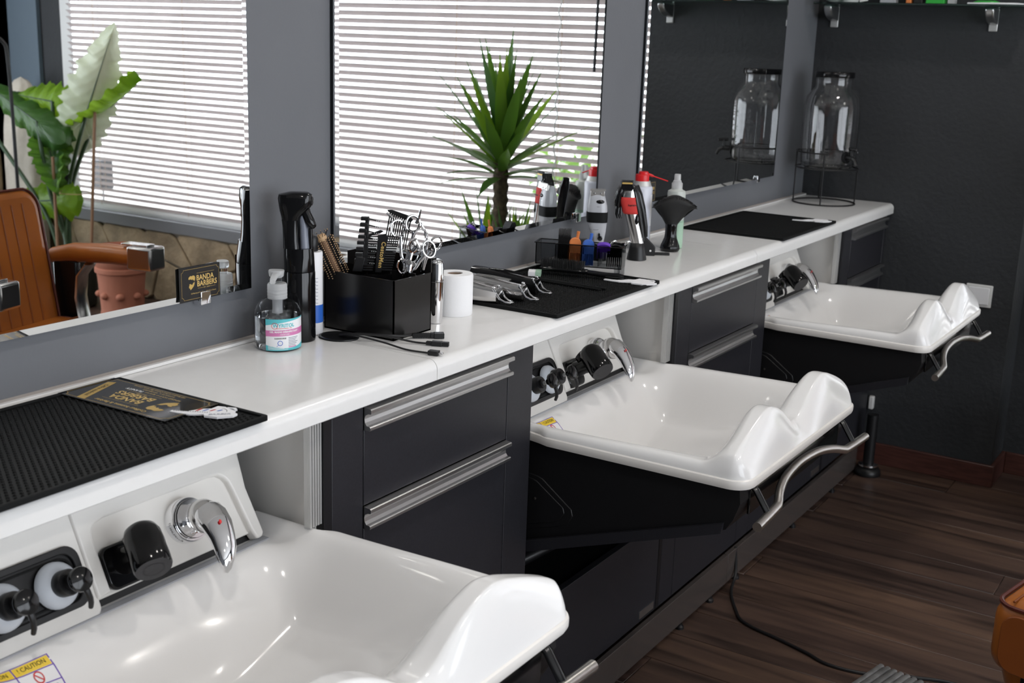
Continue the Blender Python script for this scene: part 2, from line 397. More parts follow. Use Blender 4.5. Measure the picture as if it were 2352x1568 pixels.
# skirting
def skirt(name, a): return struct(B().box(*a).build(name, M['skirting'], bev=.003))
skirt('baseboard_end', (2.678, 2.692, -0.7405, -0.05, 0, .078))
skirt('baseboard_return', (2.6921, 2.885, -0.7405, -0.7265, 0, .078))
skirt('baseboard_window', (2.871, 2.885, -0.859, -0.7406, 0, .078))
# stone facing below the window, each stone a piece
sw = struct(B().box(XW - .004, XW - .001, W0 - 1.1, -1.03, 0, .387).build('wall_stone_dado', M['mortar']))
rows = [0.0, .20, .387]; ny = 14; ys = [-5.13 + i * 4.08 / ny for i in range(ny + 1)]
jit = {}
def J(i, j):
    if (i, j) not in jit:
        dy = random.uniform(-.08, .08) if 0 < i < ny else 0; dz = random.uniform(-.055, .055) if 0 < j < 2 else 0
        jit[(i, j)] = (ys[i] + dy + (.12 if j == 1 else 0), rows[j] + dz)
    return jit[(i, j)]
for i in range(ny):
    for j in range(2):
        q = [J(i, j), J(i + 1, j), J(i + 1, j + 1), J(i, j + 1)]; c = (sum(a for a, _ in q) / 4, sum(a for _, a in q) / 4)
        poly = []
        for k in range(4):
            p, r_ = q[k], q[(k + 1) % 4]
            for t in (.1, .5, .9): poly.append((p[0] + (r_[0] - p[0]) * t + random.uniform(-.008, .008), p[1] + (r_[1] - p[1]) * t + random.uniform(-.005, .005)))
        poly = [(c[0] + (a - c[0]) * .965, c[1] + (z - c[1]) * .95) for a, z in poly]
        B(Matrix(((0, 0, -1, XW), (1, 0, 0, 0), (0, 1, 0, 0), (0, 0, 0, 1)))).prism(poly, 0.004, .022 + random.random() * .012).build('stone', random.choice([M['stone'], M['stone2'], M['stone']]), sw, bev=.006)
# upright natural stones left of the window
def boulder(name, label, y, w, h, mt, x=2.74, th=.16):
    def f(u, v):
        a = u * 2 * PI; t = v; r = math.sqrt(max(0, 1 - ((t - .6) / .4) ** 3.2)) if t > .6 else 1
        r *= 1 + .05 * math.sin(3 * a + 5 * t) + .04 * math.sin(7 * a + 9 * t)
        r *= .86 + .14 * math.sin(min(1, t * 1.3) * PI / 2)
        return (x + th / 2 * r * math.cos(a), y + w / 2 * r * math.sin(a) * (1 - .12 * t), h * t)
    b = B(); b.grid(f, 40, 60); return tag(b.build(name, mt), label, 'stone')
boulder('standing_stone', 'pale rounded upright stone slab beside the big leafy plant', -4.47, .30, 1.15, M['palestone'])
boulder('brown_boulder', 'brown rough boulder behind the floor lamp, by the window wall', -4.80, .40, .93, M['stone'], x=2.66)

# blinds
def blind(y0, y1, label):
    t = thing('venetian_blind', label, 'blind', (XW - .03, (y0 + y1) / 2, WZ1 - .02), group=None)
    hw = (y1 - y0) / 2
    B().box(-.02, .02, -hw, hw, -.04, .0).build('head_rail', M['trim'], t)
    prof = []; ww_ = .0175; tilt = math.radians(39)
    sec = [(-ww_, 0), (-ww_ * .5, .0016), (0, .0022), (ww_ * .5, .0016), (ww_, 0)]
    sec2 = [(a, z - .0006) for a, z in sec[::-1]]
    P = [(a * math.cos(tilt) + z * math.sin(tilt), -a * math.sin(tilt) + z * math.cos(tilt)) for a, z in sec + sec2]
    base = None; z = -.065; k = 0
    while z > -(WZ1 - .02 - .475):
        if base is None:
            bb = B(Matrix(((1, 0, 0, 0), (0, 0, 1, 0), (0, 1, 0, 0), (0, 0, 0, 1)))).prism(P, -hw, hw); base = bb.build('slat', M['slat'], t); o = base
        else:
            o = base.copy(); COL.objects.link(o); o.parent = t
        o.location = (0, 0, z); z -= .0333
    B().box(-.014, .014, -hw, hw, z + .008, z + .024).build('bottom_rail', M['trim'], t)
    for yy in (-hw * .72, 0 if hw > 1 else .1, hw * .72):
        for xx in (-.0165, .0165):
            B().tube([(xx, yy, -.03), (xx, yy, z + .02)], .0011, 5).build('ladder_cord', M['wood'], t)
    return t, hw
t, hw = blind(-2.595, W1 - .012, 'white slatted blind behind the yucca, with a tilt wand')
B().tube([(-.045, hw - .06, -.05), (-.045, hw - .07, -.97)], .006, 8).build('tilt_wand', M['charcoal'], t)
for yy in (-.72, .62):
    pts = [(-.03 + .006 * math.cos(k * 1.1), yy + .006 * math.sin(k * 1.1), -.04 - k * .016) for k in range(105)]
    B().tube(pts, .0035, 5).build('pull_cord', M['trim'], t)
blind(W0 + .012, -2.605, 'white slatted blind behind the large leafed plant and barber chair')
# things seen through the slats: garden
struct(B().box(3.1, 16, -14, 4, -.12, -.06).build('ground', M['paving']))
hz = thing('pergola', 'dark wooden pergola beams outside above the garden', 'pergola', (7.6, -5.0, -.06))
for zz in (1.86, 2.02, 2.22): B().box(7.55, 7.65, -7.4, -3.2, zz, zz + .05).build('beam', M['pergola'], hz, world=True)
for y_ in (-7.3, -3.3): B().box(7.55, 7.65, y_ - .05, y_ + .05, -.06, 2.3).build('post', M['pergola'], hz, world=True)
ln = thing('garden_lantern', 'small dark lantern on a stake outside the left end of the blinds', 'lantern', (4.0, -5.38, -.06))
B().box(-.05, .05, -.055, .055, .40, .60).build('lantern_box', M['charcoal2'], ln, bev=.01); B().tube([(0, 0, 0), (0, 0, .40)], .006, 8).build('stake', M['black'], ln)
def bush(name, label, c, r, n):
    b = B()
    for _ in range(n):
        d = Vector((random.gauss(0, 1), random.gauss(0, 1), random.gauss(0, 1))).normalized() * r * random.random() ** .4
        p = Vector(c) + Vector((d.x, d.y, d.z * .9)); q = frame(p, (random.gauss(0, 1), random.gauss(0, 1), random.gauss(0, 1)))
        s_ = random.uniform(.04, .08); b.add([(-s_, 0, 0), (0, -s_ * .5, .01), (s_, 0, 0), (0, s_ * .5, .01)], [(0, 1, 2, 3)], q)
    return tag(b.build(name, M['hedge']), label, 'bush', kind='stuff')
bush('garden_bush', 'green garden bush outside the window behind the yucca', (6.6, -.9, .6), .8, 420)
bush('garden_bush', 'larger garden bush outside past the middle of the blinds', (6.6, -3.0, .35), .5, 260)
# ceiling spots
for i, (lx, ly) in enumerate(LIGHTS):
    pos = ['front left', 'front middle', 'front right', 'rear left', 'rear middle', 'rear right'][i]
    t = thing('ceiling_spot', f'round recessed ceiling spot, {pos} of six', 'lamp', (lx, ly, 2.7), group='ceiling spots')
    B().ring([(.1 * math.cos(a * PI / 12), .1 * math.sin(a * PI / 12)) for a in range(24)], [(.075 * math.cos(a * PI / 12), .075 * math.sin(a * PI / 12)) for a in range(24)], -.02, 0).build('rim', M['trim'], t)
    B().lathe([(.001, -.012), (.074, -.012), (.074, -.002)], 24).build('lens', M['lamp'], t)

# ------------------------------------------------------------------ mirrors
def mirror(x0, x1, label, z0=1.0345, z1=2.0):
    t = thing('wall_mirror', label, 'mirror', ((x0 + x1) / 2, .0322, z0))
    hx = (x1 - x0) / 2; h = z1 - z0; w = .0105; yb = -.0078; yf = -.0122
    B().box(-hx, hx, -.0075, -.0005, 0, h).build('backing', M['mirror_edge'], t)
    b = B(); o = [(-hx, 0), (hx, 0), (hx, h), (-hx, h)]; i_ = [(-hx + w, w), (hx - w, w), (hx - w, h - w), (-hx + w, h - w)]
    b.add([(x, yf, z) for x, z in i_], [(0, 1, 2, 3)]); b.build('mirror_glass', M['mirror'], t)
    b = B(); b.add([(x, yb - .0035, z) for x, z in o] + [(x, yf, z) for x, z in i_] + [(x, yb + .0003, z) for x, z in o],
                   [(k, (k + 1) % 4, 4 + (k + 1) % 4, 4 + k) for k in range(4)] + [(k, 8 + k, 8 + (k + 1) % 4, (k + 1) % 4) for k in range(4)])
    b.build('bevelled_edge', M['mirror_bevel'], t)
    return t
mirror(-1.12, -.0965, 'frameless wall mirror showing the orange barber chair')
mirror(.1212, 1.1262, 'frameless wall mirror showing the yucca and the blinds')
mirror(1.3560, 2.3650, 'frameless wall mirror showing the glass jar and dark wall')
def clip(x, label):
    t = thing('mirror_clip', label, 'clip', (x, .0322, 1.0368))
    b = B(); b.box(-.011, .011, -.0155, 0, -.011, -.003); b.box(-.011, .011, -.0195, -.0135, -.011, .011); return b.build('bracket', M['chrome'], t, bev=.0012)
clip(-.2080, 'chrome mirror clip in front of the black business cards'); clip(1.0218, 'chrome mirror clip above the small accessories tray, behind trimmer'); clip(2.208, 'chrome mirror clip at the edge of the mirror beside the jar')

# ------------------------------------------------------------------ worktop
wt = thing('worktop', 'long white worktop with rounded front edge under the mirrors', 'worktop', (0, 0, CT))
D = -.3025; r_ = .017
sec = [(.0315, -.0353), (.0315, 0)] + [(D + r_ - r_ * math.sin(a * PI / 16), -r_ + r_ * math.cos(a * PI / 16)) for a in range(9)] + [(D, -.0335), (D + .002, -.0353)]
MX = Matrix(((0, 0, 1, 0), (1, 0, 0, 0), (0, 1, 0, 0), (0, 0, 0, 1)))
for a, c in ((-2.3, -.0006), (.0006, 1.4181), (1.4193, 2.686)):
    B(MX).prism(sec, a, c, sm=True).build('worktop_section', M['worktop'], wt).data.set_sharp_from_angle(angle=.5)

up_ = struct(B().box(-2.3, 2.686, .0125, .0316, CT + .0003, CT + .0056).build('trim_2', M['worktop'], bev=.0012))
struct(B().box(-2.3, 2.686, .0190, .0317, CT + .0057, CT + .0061).build('trim_3', M['upstand_top']))
# ------------------------------------------------------------------ drawer cabinets
hp = [(0, .0), (-.012, .0), (-.0135, .0015), (-.0135, .0055), (-.012, .007), (-.006, .0075), (-.0025, .012), (-.0015, .018), (-.003, .024), (-.009, .0275), (-.0135, .0278), (-.015, .0292), (-.015, .0345), (-.013, .0358), (0, .0372)]
def handle_bar(x0, x1, z, parent):
    B(MX @ T(0, 0, 0)).prism([(-.288 + y, z + q) for y, q in hp], x0, x1).build('handle', M['alu'], parent, world=True)
def cabinet(x0, w, label, st=.0925):
    t = thing('drawer_cabinet', label, 'cabinet', (x0 + w / 2, -.15, .0))
    top = .9065; st2 = .087 if w > .5 else .02
    b = B(); b.box(x0, x0 + .016, -.285, -.003, .1, top); b.box(x0 + w - .016, x0 + w, -.285, -.003, .1, top); b.box(x0, x0 + w, -.28, -.003, .1, .116); b.box(x0 + .017, x0 + w - .017, -.02, -.003, .117, top)
    b.build('carcass', M['charcoal2'], t, world=True)
    B().box(x0 + .0, x0 + .017, -.2885, -.2855, .103, top).build('edge_strip', M['charcoal2'], t, world=True)
    B().box(x0 + .0175, x0 + st - .001, -.2885, -.2700, .103, top).build('stile', M['charcoal'], t, world=True, bev=.001)
    B().box(x0 + w - st2 + .001, x0 + w, -.2885, -.2700, .103, top).build('stile', M['charcoal'], t, world=True, bev=.001)
    xa, xb = x0 + st + .001, x0 + w - st2 - .001
    B().box(xa, xb, -.272, -.262, .9, top - .001).build('top_rail', M['charcoal2'], t, world=True)
    for z0, z1 in ((.7375, .8632), (.103, .6985)):
        d = B().box(xa, xb, -.2885, -.272, z0, z1).build('drawer', M['charcoal'], t, bev=.001, world=True)
        handle_bar(xa, xb, z1, d)
    return t
cabinet(-.2665, .5957, 'charcoal two-drawer cabinet below the cable charger, beside the caution-labelled shampoo basin')
cabinet(.9585, .5957, 'charcoal two-drawer cabinet below the clippers, between the middle and far basins')
cabinet(2.1835, .482, 'charcoal drawer cabinet under the far end of the worktop')
def alu_side(x, label):
    t = thing('side_panel', label, 'panel', (x, -.15, .738))
    B().box(x - .004, x - .0005, -.2724, -.02, .700, .9065).build('side_sheet', M['side_white'], t, world=True)
    b = B(); b.box(x - .0275, x - .0005, -.2795, -.2725, .738, .9065)
    for k in range(5): b.box(x - .0270 + k * .0056, x - .0238 + k * .0056, -.2845, -.2794, .738, .9065)
    b.build('ribbed_trim', M['alu_soft'], t, world=True)
    return t
alu_side(-.2665, 'off-white side panel with ribbed metal edge beside the near basin'); alu_side(.9585, 'off-white side panel with ribbed metal edge beside the middle basin'); alu_side(2.1835, 'off-white side panel with ribbed metal edge beside the far basin')
pl = thing('plinth', 'long dark glossy plinth on small feet along the floor', 'plinth', (.6, -.3, 0))
for a, c in ((-1.0, .16), (.162, 1.384), (1.387, 2.55)):
    B().box(a, c, -.304, -.290, .014, .0985).build('plinth_board', M['plinth'], pl, world=True, bev=.0015)
for x in (-.6, .0, .5, 1.09, 1.28, 1.46, 1.92, 2.30):
    B(T(x, -.300, 0)).lathe([(.012, 0), (.012, .006), (.008, .010), (.008, .0138)], 12).build('foot', M['black'], pl, world=True)

# ------------------------------------------------------------------ shampoo stations (built once, copied)
CX = .65
LB = [(-.05, .030), (0, .013), (.03, .021), (.055, .037), (.08, .052), (.11, .065), (.145, .0735), (.175, .070), (.21, .0595), (.25, .0455), (.285, .031), (.3125, .017), (.36, .008)]
def lobe(d):
    for i in range(1, len(LB) - 2):
        if d <= LB[i + 1][0]:
            (xa, pa), (xb, pb), (xc, pc), (xd, pd) = LB[i - 1:i + 3]; h = xc - xb; t = (d - xb) / h
            m0 = (pc - pa) / (xc - xa) * h; m1 = (pd - pb) / (xd - xb) * h
            return (2 * t ** 3 - 3 * t * t + 1) * pb + (t ** 3 - 2 * t * t + t) * m0 + (-2 * t ** 3 + 3 * t * t) * pc + (t ** 3 - t * t) * m1
    return .024
YF, YB = -.727, -.165
def hw_at(y, r=.036):
    q = y - YF
    return .3125 - (r - math.sqrt(max(0, r * r - (r - q) ** 2)) if q < r else 0) - (.012 * smooth(-.32, -.286, y))
def basin_z(x, y):
    d = abs(x - CX)
    z = .7355 + .006 * (1 - smooth(-.62, -.3, y))
    k_ = smooth(.14, .28, d); z += lobe(d) * (1 - smooth(-.676 - .010 * k_, -.610 - .024 * k_, y))
    z -= .0235 * smooth(-.30, -.222, y) * (1 - smooth(.262, .288, d))
    S = (1 - smooth(.195, .292, d)) * .72 + (1 - smooth(.05, .25, d)) * .28
    Fr = smooth(-.672, -.52, y) * .75 + smooth(-.60, -.36, y) * .25
    z -= .150 * S * Fr * (1 - smooth(-.34, -.218, y))
    return z
def basin_pt(u, v):
    # v 0..1 from the front edge to the back; denser at the front
    y = YF + (.11 * (v / .5) ** 1.25 if v < .5 else .11 + (YB - YF - .11) * (v - .5) / .5); hw = hw_at(y); x = CX + (2 * u - 1) * hw
    z = basin_z(x, y)
    # front slope and rounded outer edges
    f = smooth(0, .040, y - YF); zr = .7215
    e = min(1, (hw - abs(x - CX)) / .013); e = math.sqrt(max(0, 1 - (1 - e) ** 2))
    fr = 1 - (1 - min(1, (y - YF) / .031)) ** 1.6
    return (x, y, zr + (z - zr) * min(e, 1) * fr)
ws = thing('shampoo_station', 'shampoo basin unit pulled out in the middle, seen whole', 'basin', (CX, -.45, .1))
def W(b, name, material, parent=ws, **k): return b.build(name, material, parent, world=True, **k)
nu = 96
b = B()
us = [.5 - .5 * math.cos(PI * i / nu) * (.9 + .1 * abs(math.cos(PI * i / nu))) for i in range(nu + 1)]
def bf(u, v): return basin_pt(us[int(round(u * nu))], v)
b.grid(bf, nu, 110)
basin = W(b, 'basin', M['porcelain'])
# rim band: follows the outline
ol = [basin_pt(0, v / 40) for v in range(40, -1, -1)] + [basin_pt(us[i], 0) for i in range(1, nu)] + [basin_pt(1, v / 40) for v in range(41)]
b = B(); sect = [(0, .7222), (.0035, .7205), (.0045, .7165), (.0042, .709), (.0022, .7045), (-.004, .703), (-.03, .703)]
vs = []; n = len(ol)
for i, p in enumerate(ol):
    a = Vector(ol[max(0, i - 1)]); c = Vector(ol[min(n - 1, i + 1)]); t_ = (c - a); t_.z = 0; t_.normalize(); nr = Vector((t_.y, -t_.x, 0))
    for off, z in sect: vs.append((p[0] + nr.x * off, p[1] + nr.y * off, z))
k = len(sect)
b.add(vs, [(i * k + j, (i + 1) * k + j, (i + 1) * k + j + 1, i * k + j + 1) for i in range(n - 1) for j in range(k - 1)], sm=True)
W(b, 'rim_band', M['cream'], basin)
W(B().lathe([(.001, 0), (.014, 0), (.016, .002), (.018, .002)], 20, T(CX + .02, -.34, basin_z(CX, -.34) + .001)), 'drain', M['chrome'], basin)
# gasket line at the back of the bowl
W(B().box(CX - .27, CX + .262, -.2185, -.2060, .7060, .7138), 'gasket', M['greyplastic'], basin)
# housing
hb = [(-.15, .43), (-.27, .470), (-.672, .612), (-.688, .619), (-.700, .640), (-.711, .672), (-.708, .702)]
hi = [(-.7025, .702), (-.7055, .672), (-.695, .643), (-.684, .625), (-.672, .618), (-.27, .476), (-.15, .436)]
HM = Matrix(((0, 0, 1, 0), (1, 0, 0, 0), (0, 1, 0, 0), (0, 0, 0, 1)))
hs = B(HM)
for xa, xb in ((.3585, .3645), (.9355, .9415)): hs.prism([(-.15, .702)] + hb, xa, xb)
hs.prism(hb + hi, .3645, .9355)
W(hs, 'housing', M['black_hous'])
for xa, xb in ((.350, .3585), (.9415, .950)):
    W(B(MX).prism([(-.684, .632), (-.682, .612), (-.15, .425), (-.15, .452)], xa, xb), 'runner', M['charcoal'])
hump = [(-.20, .640), (-.292, .632), (-.304, .628), (-.371, .580), (-.375, .566), (-.366, .550), (-.345, .538), (-.20, .49)]
W(B(MX).prism(hump, .3565, .3602), 'relief', M['black'], bev=.0025)
W(B(MX).prism([(-.20 + (y + .20) * .9, .585 + (z - .585) * .85) for y, z in hump], .3535, .3566), 'relief', M['black'], bev=.0015)
W(B(Matrix(((0, 0, -1, .3535), (1, 0, 0, -.290), (0, 1, 0, .585), (0, 0, 0, 1)))).lathe([(.003, 0), (.003, .0015), (.001, .002)], 10), 'screw', M['steel'])
W(B().box(.40, .90, -.7135, -.7085, .640, .700), 'front_plate', M['black_gloss'], bev=.002)
# pull handle and its brackets
hpts = []
key = [(.342, -.752, .645), (.440, -.748, .6475), (.462, -.745, .650), (.50, -.733, .660), (.56, -.722, .668), (.65, -.717, .671), (.74, -.722, .668), (.80, -.733, .660), (.84, -.745, .650), (.862, -.748, .6475), (.972, -.752, .645)]
key = [Vector(p) for p in key]
for i in range(len(key) - 1):
    p0 = key[max(0, i - 1)]; p1 = key[i]; p2 = key[i + 1]; p3 = key[min(len(key) - 1, i + 2)]
    for s_ in range(6):
        t_ = s_ / 6; hpts.append(.5 * ((2 * p1) + (p2 - p0) * t_ + (2 * p0 - 5 * p1 + 4 * p2 - p3) * t_ * t_ + (3 * p1 - p0 - 3 * p2 + p3) * t_ ** 3))
hpts.append(key[-1])
hd = W(B().tube(hpts, .0088, 14), 'pull_handle', M['steel'])
for x in (.405, .900):
    W(B().tube([(x, -.715, .694), (x, -.722, .688), (x, -.746, .652)], .0055, 8, flat=1.6, up=(1, 0, 0)), 'bracket', M['black_gloss'], hd)
    W(B().box(x - .016, x + .022, -.7145, -.7085, .690, .6985), 'bracket_foot', M['chrome_dark'], hd)
# lower door below the basin and inner parts
W(B().box(.3310, .9565, -.2885, -.272, .103, .338), 'lower_panel', M['charcoal'], bev=.001)
W(B().box(.3310, .9540, -.27, -.02, .318, .330), 'inner_shelf', M['black_hous'])
W(B().box(.3310, .9540, -.018, -.004, .103, .9), 'inner_back', M['black_hous'])
pts = [(.50 + .012 * math.cos(a * .5), -.12, .345 + .001 * a) for a in range(20)]
W(B().tube([(.42, -.10, .335), (.45, -.16, .36), (.55, -.22, .40), (.66, -.16, .46), (.70, -.12, .52)], .014, 10), 'drain_hose', M['black'])
bd = W(B().box(.868, .944, -.2902, -.2886, .112, .131), 'badge', M['alu'])
text('MAXIM', .013, lambda x, y: (.906 + x, -.2904, .1215 + y), 'lettering', M['ink'], bd, world=True) if False else None
# control panel frame of reference: u = world x, v up the slope, w outwards
MP = Matrix(((1, 0, 0, 0), (0, .4209, -.9071, -.2007), (0, .9071, .4209, .7318), (0, 0, 0, 1)))
pan = W(B(MP).box(.333, .905, -.007, .19, -.010, 0.0), 'control_panel', M['white_plastic'], bev=.002)
W(B(MP).prism(rrect(.333, .604, -.025, .19, .012), -.009, .0065), 'pump_recess_plate', M['white_plastic'], pan, bev=.003)
# raised frame round the tap recess
q = [(.622, -.002), (.622, .074)] + [(.640 - .018 * math.cos(a), .074 + .018 * math.sin(a)) for a in (.4, .8, 1.2)] + [(.648, .094), (.84, .094)] + [(.846 + .026 * math.sin(a), .068 + .026 * math.cos(a)) for a in (.4, .8, 1.2)] + [(.8735, .06), (.882, .0), (.885, -.010)]
q2 = [(.600, -.005), (.600, .19), (.905, .19), (.906, .12), (.899, .06), (.902, .02), (.9045, -.012), (.899, -.018), (.888, -.018)]
poly = q + q2[::-1]
b = B(MP); b.prism([(x, y) for x, y in poly], -.0095, .0110); W(b, 'panel_frame', M['white_plastic'], pan, bev=.0055, seg=4)
W(B(MP).box(.34, .900, -.021, -.002, -.022, -.0105), 'gap_shade_filler', M['black_hous'], pan)  # black filler put in to darken the gap below the panel
# pump tray
b = B(MP); o_ = rrect(.40, .5925, -.004, .078, .020); i_ = rrect(.41, .5825, .005, .069, .017)
b.ring(o_, i_, .0066, .0125); W(b, 'pump_tray', M['black'], pan, bev=.0015)
b = B(MP); b.ring(rrect(.4135, .579, .0085, .0655, .017), rrect(.416, .5765, .011, .063, .016), .0066, .0105); W(b, 'pump_tray_lip', M['rubber'], pan)
b = B(MP); b.prism(rrect(.405, .588, .0, .074, .017), .0064, .0069); W(b, 'pump_tray_floor', M['black_hous'], pan)
# caution label stuck to the bowl, following its surface
def lab(uc, vc, lift=.0008):
    x = .392 + uc * .1065; y = -.2375 - vc * .046; return (x, y, basin_z(x, y) + lift)
lb = W(B().grid(lambda u, v: lab(u, v), 12, 8), 'caution_label', M['label_white'], basin)
for u0, u1 in ((0.02, .48), (.52, .98)):
    W(B().grid(lambda u, v: lab(u0 + (u1 - u0) * u, .03 + .30 * v, .0012), 6, 3), 'yellow_band', M['yellow'], lb) if False else None
def onlab(material, nm, u0, u1, v0, v1, lift): W(B().grid(lambda u, v: lab(u0 + (u1 - u0) * u, v0 + (v1 - v0) * v, lift), 5, 3), nm, material, basin)
for u0 in (.02, .51): onlab(M['yellow'], 'label_heading', u0, u0 + .47, .03, .27, .0012)
for a in (.0, .495, .985): onlab(M['purple'], 'label_rule', a, a + .015, 0, 1, .0013)
for v in (.0, .28, .60, .97): onlab(M['purple'], 'label_rule', 0, 1, v, v + .02, .0013)
for u0 in (.25, .745):
    text('! CAUTION', .0078, lambda x, y: lab(u0 + x / .1065, .15 - y / .046, .0016), 'lettering', M['ink'], basin, world=True)
    ringp = lambda a, r: (u0 + r * math.cos(a) / .1065, .45 + r * math.sin(a) / .046)
    b = B(); vs = [lab(*ringp(a * PI / 10, r), .0016) for a in range(20) for r in (.0052, .0066)]
    b.add(vs, [(2 * i, 2 * i + 1, (2 * i + 3) % 40, (2 * i + 2) % 40) for i in range(20)]); b.add([lab(u0 - .0035 / .1065, .45 - .0042 / .046, .0016), lab(u0 - .0042 / .1065, .45 - .003 / .046, .0016), lab(u0 + .0035 / .1065, .45 + .0042 / .046, .0016), lab(u0 + .0042 / .1065, .45 + .003 / .046, .0016)], [(0, 1, 2, 3)])
    W(b, 'warning_sign', M['redp'], basin)
    for k_ in range(3): text('使用上の注意' if False else 'SHAMPOO ONLY', .0055, lambda x, y: lab(u0 + x / .1065, .70 + .1 * k_ - y / .046, .0016), 'lettering', M['ink'], basin, world=True) if False else onlab(M['greyink'], 'fine_print', u0 - .17, u0 + .17 - .05 * k_, .68 + .1 * k_, .705 + .1 * k_, .0014)
# hand shower in its holder
def at(u, v, w): return Vector((u, .4209 * v - .9071 * w - .2007, .9071 * v + .4209 * w + .7318))
sh = W(B(MP).prism(rrect(.624, .690, -.004, .056, .014), .0, .010), 'shower_holder', M['black_gloss'], pan, bev=.003)
W(B(MP).prism(rrect(.630, .684, .002, .050, .012), .0101, .012), 'holder_pad', M['black'], sh) if False else None
W(B().tube([at(.657, .030, .008), at(.657, .033, .034), at(.657, .034, .058)], [.020, .016, .019], 14), 'holder_neck', M['black_gloss'], pan)
ax = Vector((-.33, -.76, -.55)).normalized(); q = frame(Vector((.657, -.232, .812)) - ax * .008, ax)
W(B(q).lathe([(.001, -.001), (.015, -.001), (.0215, .004), (.0252, .013), (.0262, .028), (.0258, .040), (.0265, .054), (.0258, .064), (.0243, .0675)], 32, cap=False), 'hand_shower', M['black_gloss'], pan)
W(B(q).lathe([(.0243, .0675), (.0233, .0660), (.0150, .0655), (.0146, .0675), (.0130, .0675), (.0126, .0662), (.001, .0662)], 32), 'spray_face', M['charcoal'], pan)
W(B(q).loft([(.000, 0, -.020, .012, .014, 3), (-.004, 0, -.022, .012, .015, 3), (.010, 0, -.030, .011, .007, 3)], 16), 'shower_lever', M['black_gloss'], pan)
# tap
W(B(MP @ T(.777, .048, 0)).lathe([(.0325, 0), (.0325, .017), (.031, .0195), (.028, .0195), (.0275, .024), (.0215, .024), (.021, .032), (.0215, .038), (.023, .040)], 40), 'tap_base', M['chrome'], pan)
W(B(MP @ T(.777, .048, 0)).lathe([(.0279, .0196), (.0279, .0232), (.0270, .0232)], 40, cap=False), 'tap_seal', M['black'], pan)
lv = []
path = [(.778, .058, .048, .018), (.7785, .052, .055, .0235), (.778, .044, .060, .0255), (.7765, .030, .068, .0235), (.7735, .012, .0735, .0195), (.7690, -.004, .077, .0170), (.7625, -.018, .0790, .0130), (.7575, -.030, .0790, .0080), (.7550, -.0355, .0785, .003)]
W(B().tube([at(a, b_, c) for a, b_, c, d in path], [d for a, b_, c, d in path], 20, flat=.62, up=VY), 'tap_lever', M['chrome'], pan)
W(B(MP @ T(.778, .047, 0)).sphere(.0245, (0, 0, .046), 14, sc=(1, 1, .85)), 'tap_dome', M['chrome_dark'], pan)
W(B(frame(at(.7705, .034, .0835), VY)).sphere(.0024, n=8, sc=(1, 1.3, .5)), 'temperature_dot', M['redp'], pan)
cyl = B(MP @ T(.777, .048, 0)).lathe([(.0328, .003), (.0328, .0160)], 12, a0=math.radians(176), a1=math.radians(226)); W(cyl, 'rating_sticker', M['label_white'], pan)
text('TL384UFRV13R', .0056, lambda x, y: tuple((MP @ T(.777, .048, 0)) @ Vector((.0331 * math.cos(math.radians(201) + x / .0331), .0331 * math.sin(math.radians(201) + x / .0331), .0105 + y))), 'lettering', M['ink'], pan, world=True)

def pump(u, w_up, label, k=0, yaw=0.25):
    t = thing('pump_bottle', label, 'bottle', tuple(at(u, .034, .0125)), rot=frame((0, 0, 0), VY).to_euler())
    B().lathe([(.026, -.0105 + .0123), (.0305, .000), (.0295, .006), (.024, .012), (.017, .016)], 32).build('bottle_body', M['milky'], t)
    B().lathe([(.0165, .013), (.0172, .016), (.0172, .030), (.016, .033), (.0095, .0335), (.0095, .038), (.006, .0385)], 28).build('collar', M['black'], t)
    B().lathe([(.0042, .030), (.0042, w_up)], 12).build('stem', M['frost'], t)
    h = B().lathe([(.006, w_up - .006), (.0090, w_up), (.0150, w_up + .003), (.0165, w_up + .008), (.0155, w_up + .012), (.008, w_up + .0145), (.0005, w_up + .0150)], 24).build('pump_head', M['black_gloss'], t)
    a = -PI / 2 + yaw; d = Vector((math.cos(a), math.sin(a), 0))
    B().tube([Vector((0, 0, w_up + .006)) + d * r + Vector((0, 0, z)) for r, z in ((.006, 0), (.018, .001), (.027, -.001), (.034, -.005), (.040, -.011))], [.005, .0042, .0038, .0036, .0032], 8).build('nozzle', M['black'], h)
    if k: t.location.x += 1.225 * k
    return t
NM = {-1: 'near', 0: 'middle', 1: 'far'}
for k in (-1, 0, 1):
    up = .046 if k == -1 else .054
    pump(.547, up, f'white pump bottle with black head beside the hand shower of the {NM[k]} basin', k)
    pump(.468, up, f'white pump bottle with black head further from the hand shower, {NM[k]} basin', k, .1)
dup(ws, (CX - 1.225, -.45, .1), 'shampoo basin unit nearest the black mat with the flyer')
dup(ws, (CX + 1.225, -.45, .1), 'shampoo basin unit at the far end by the dark wall')

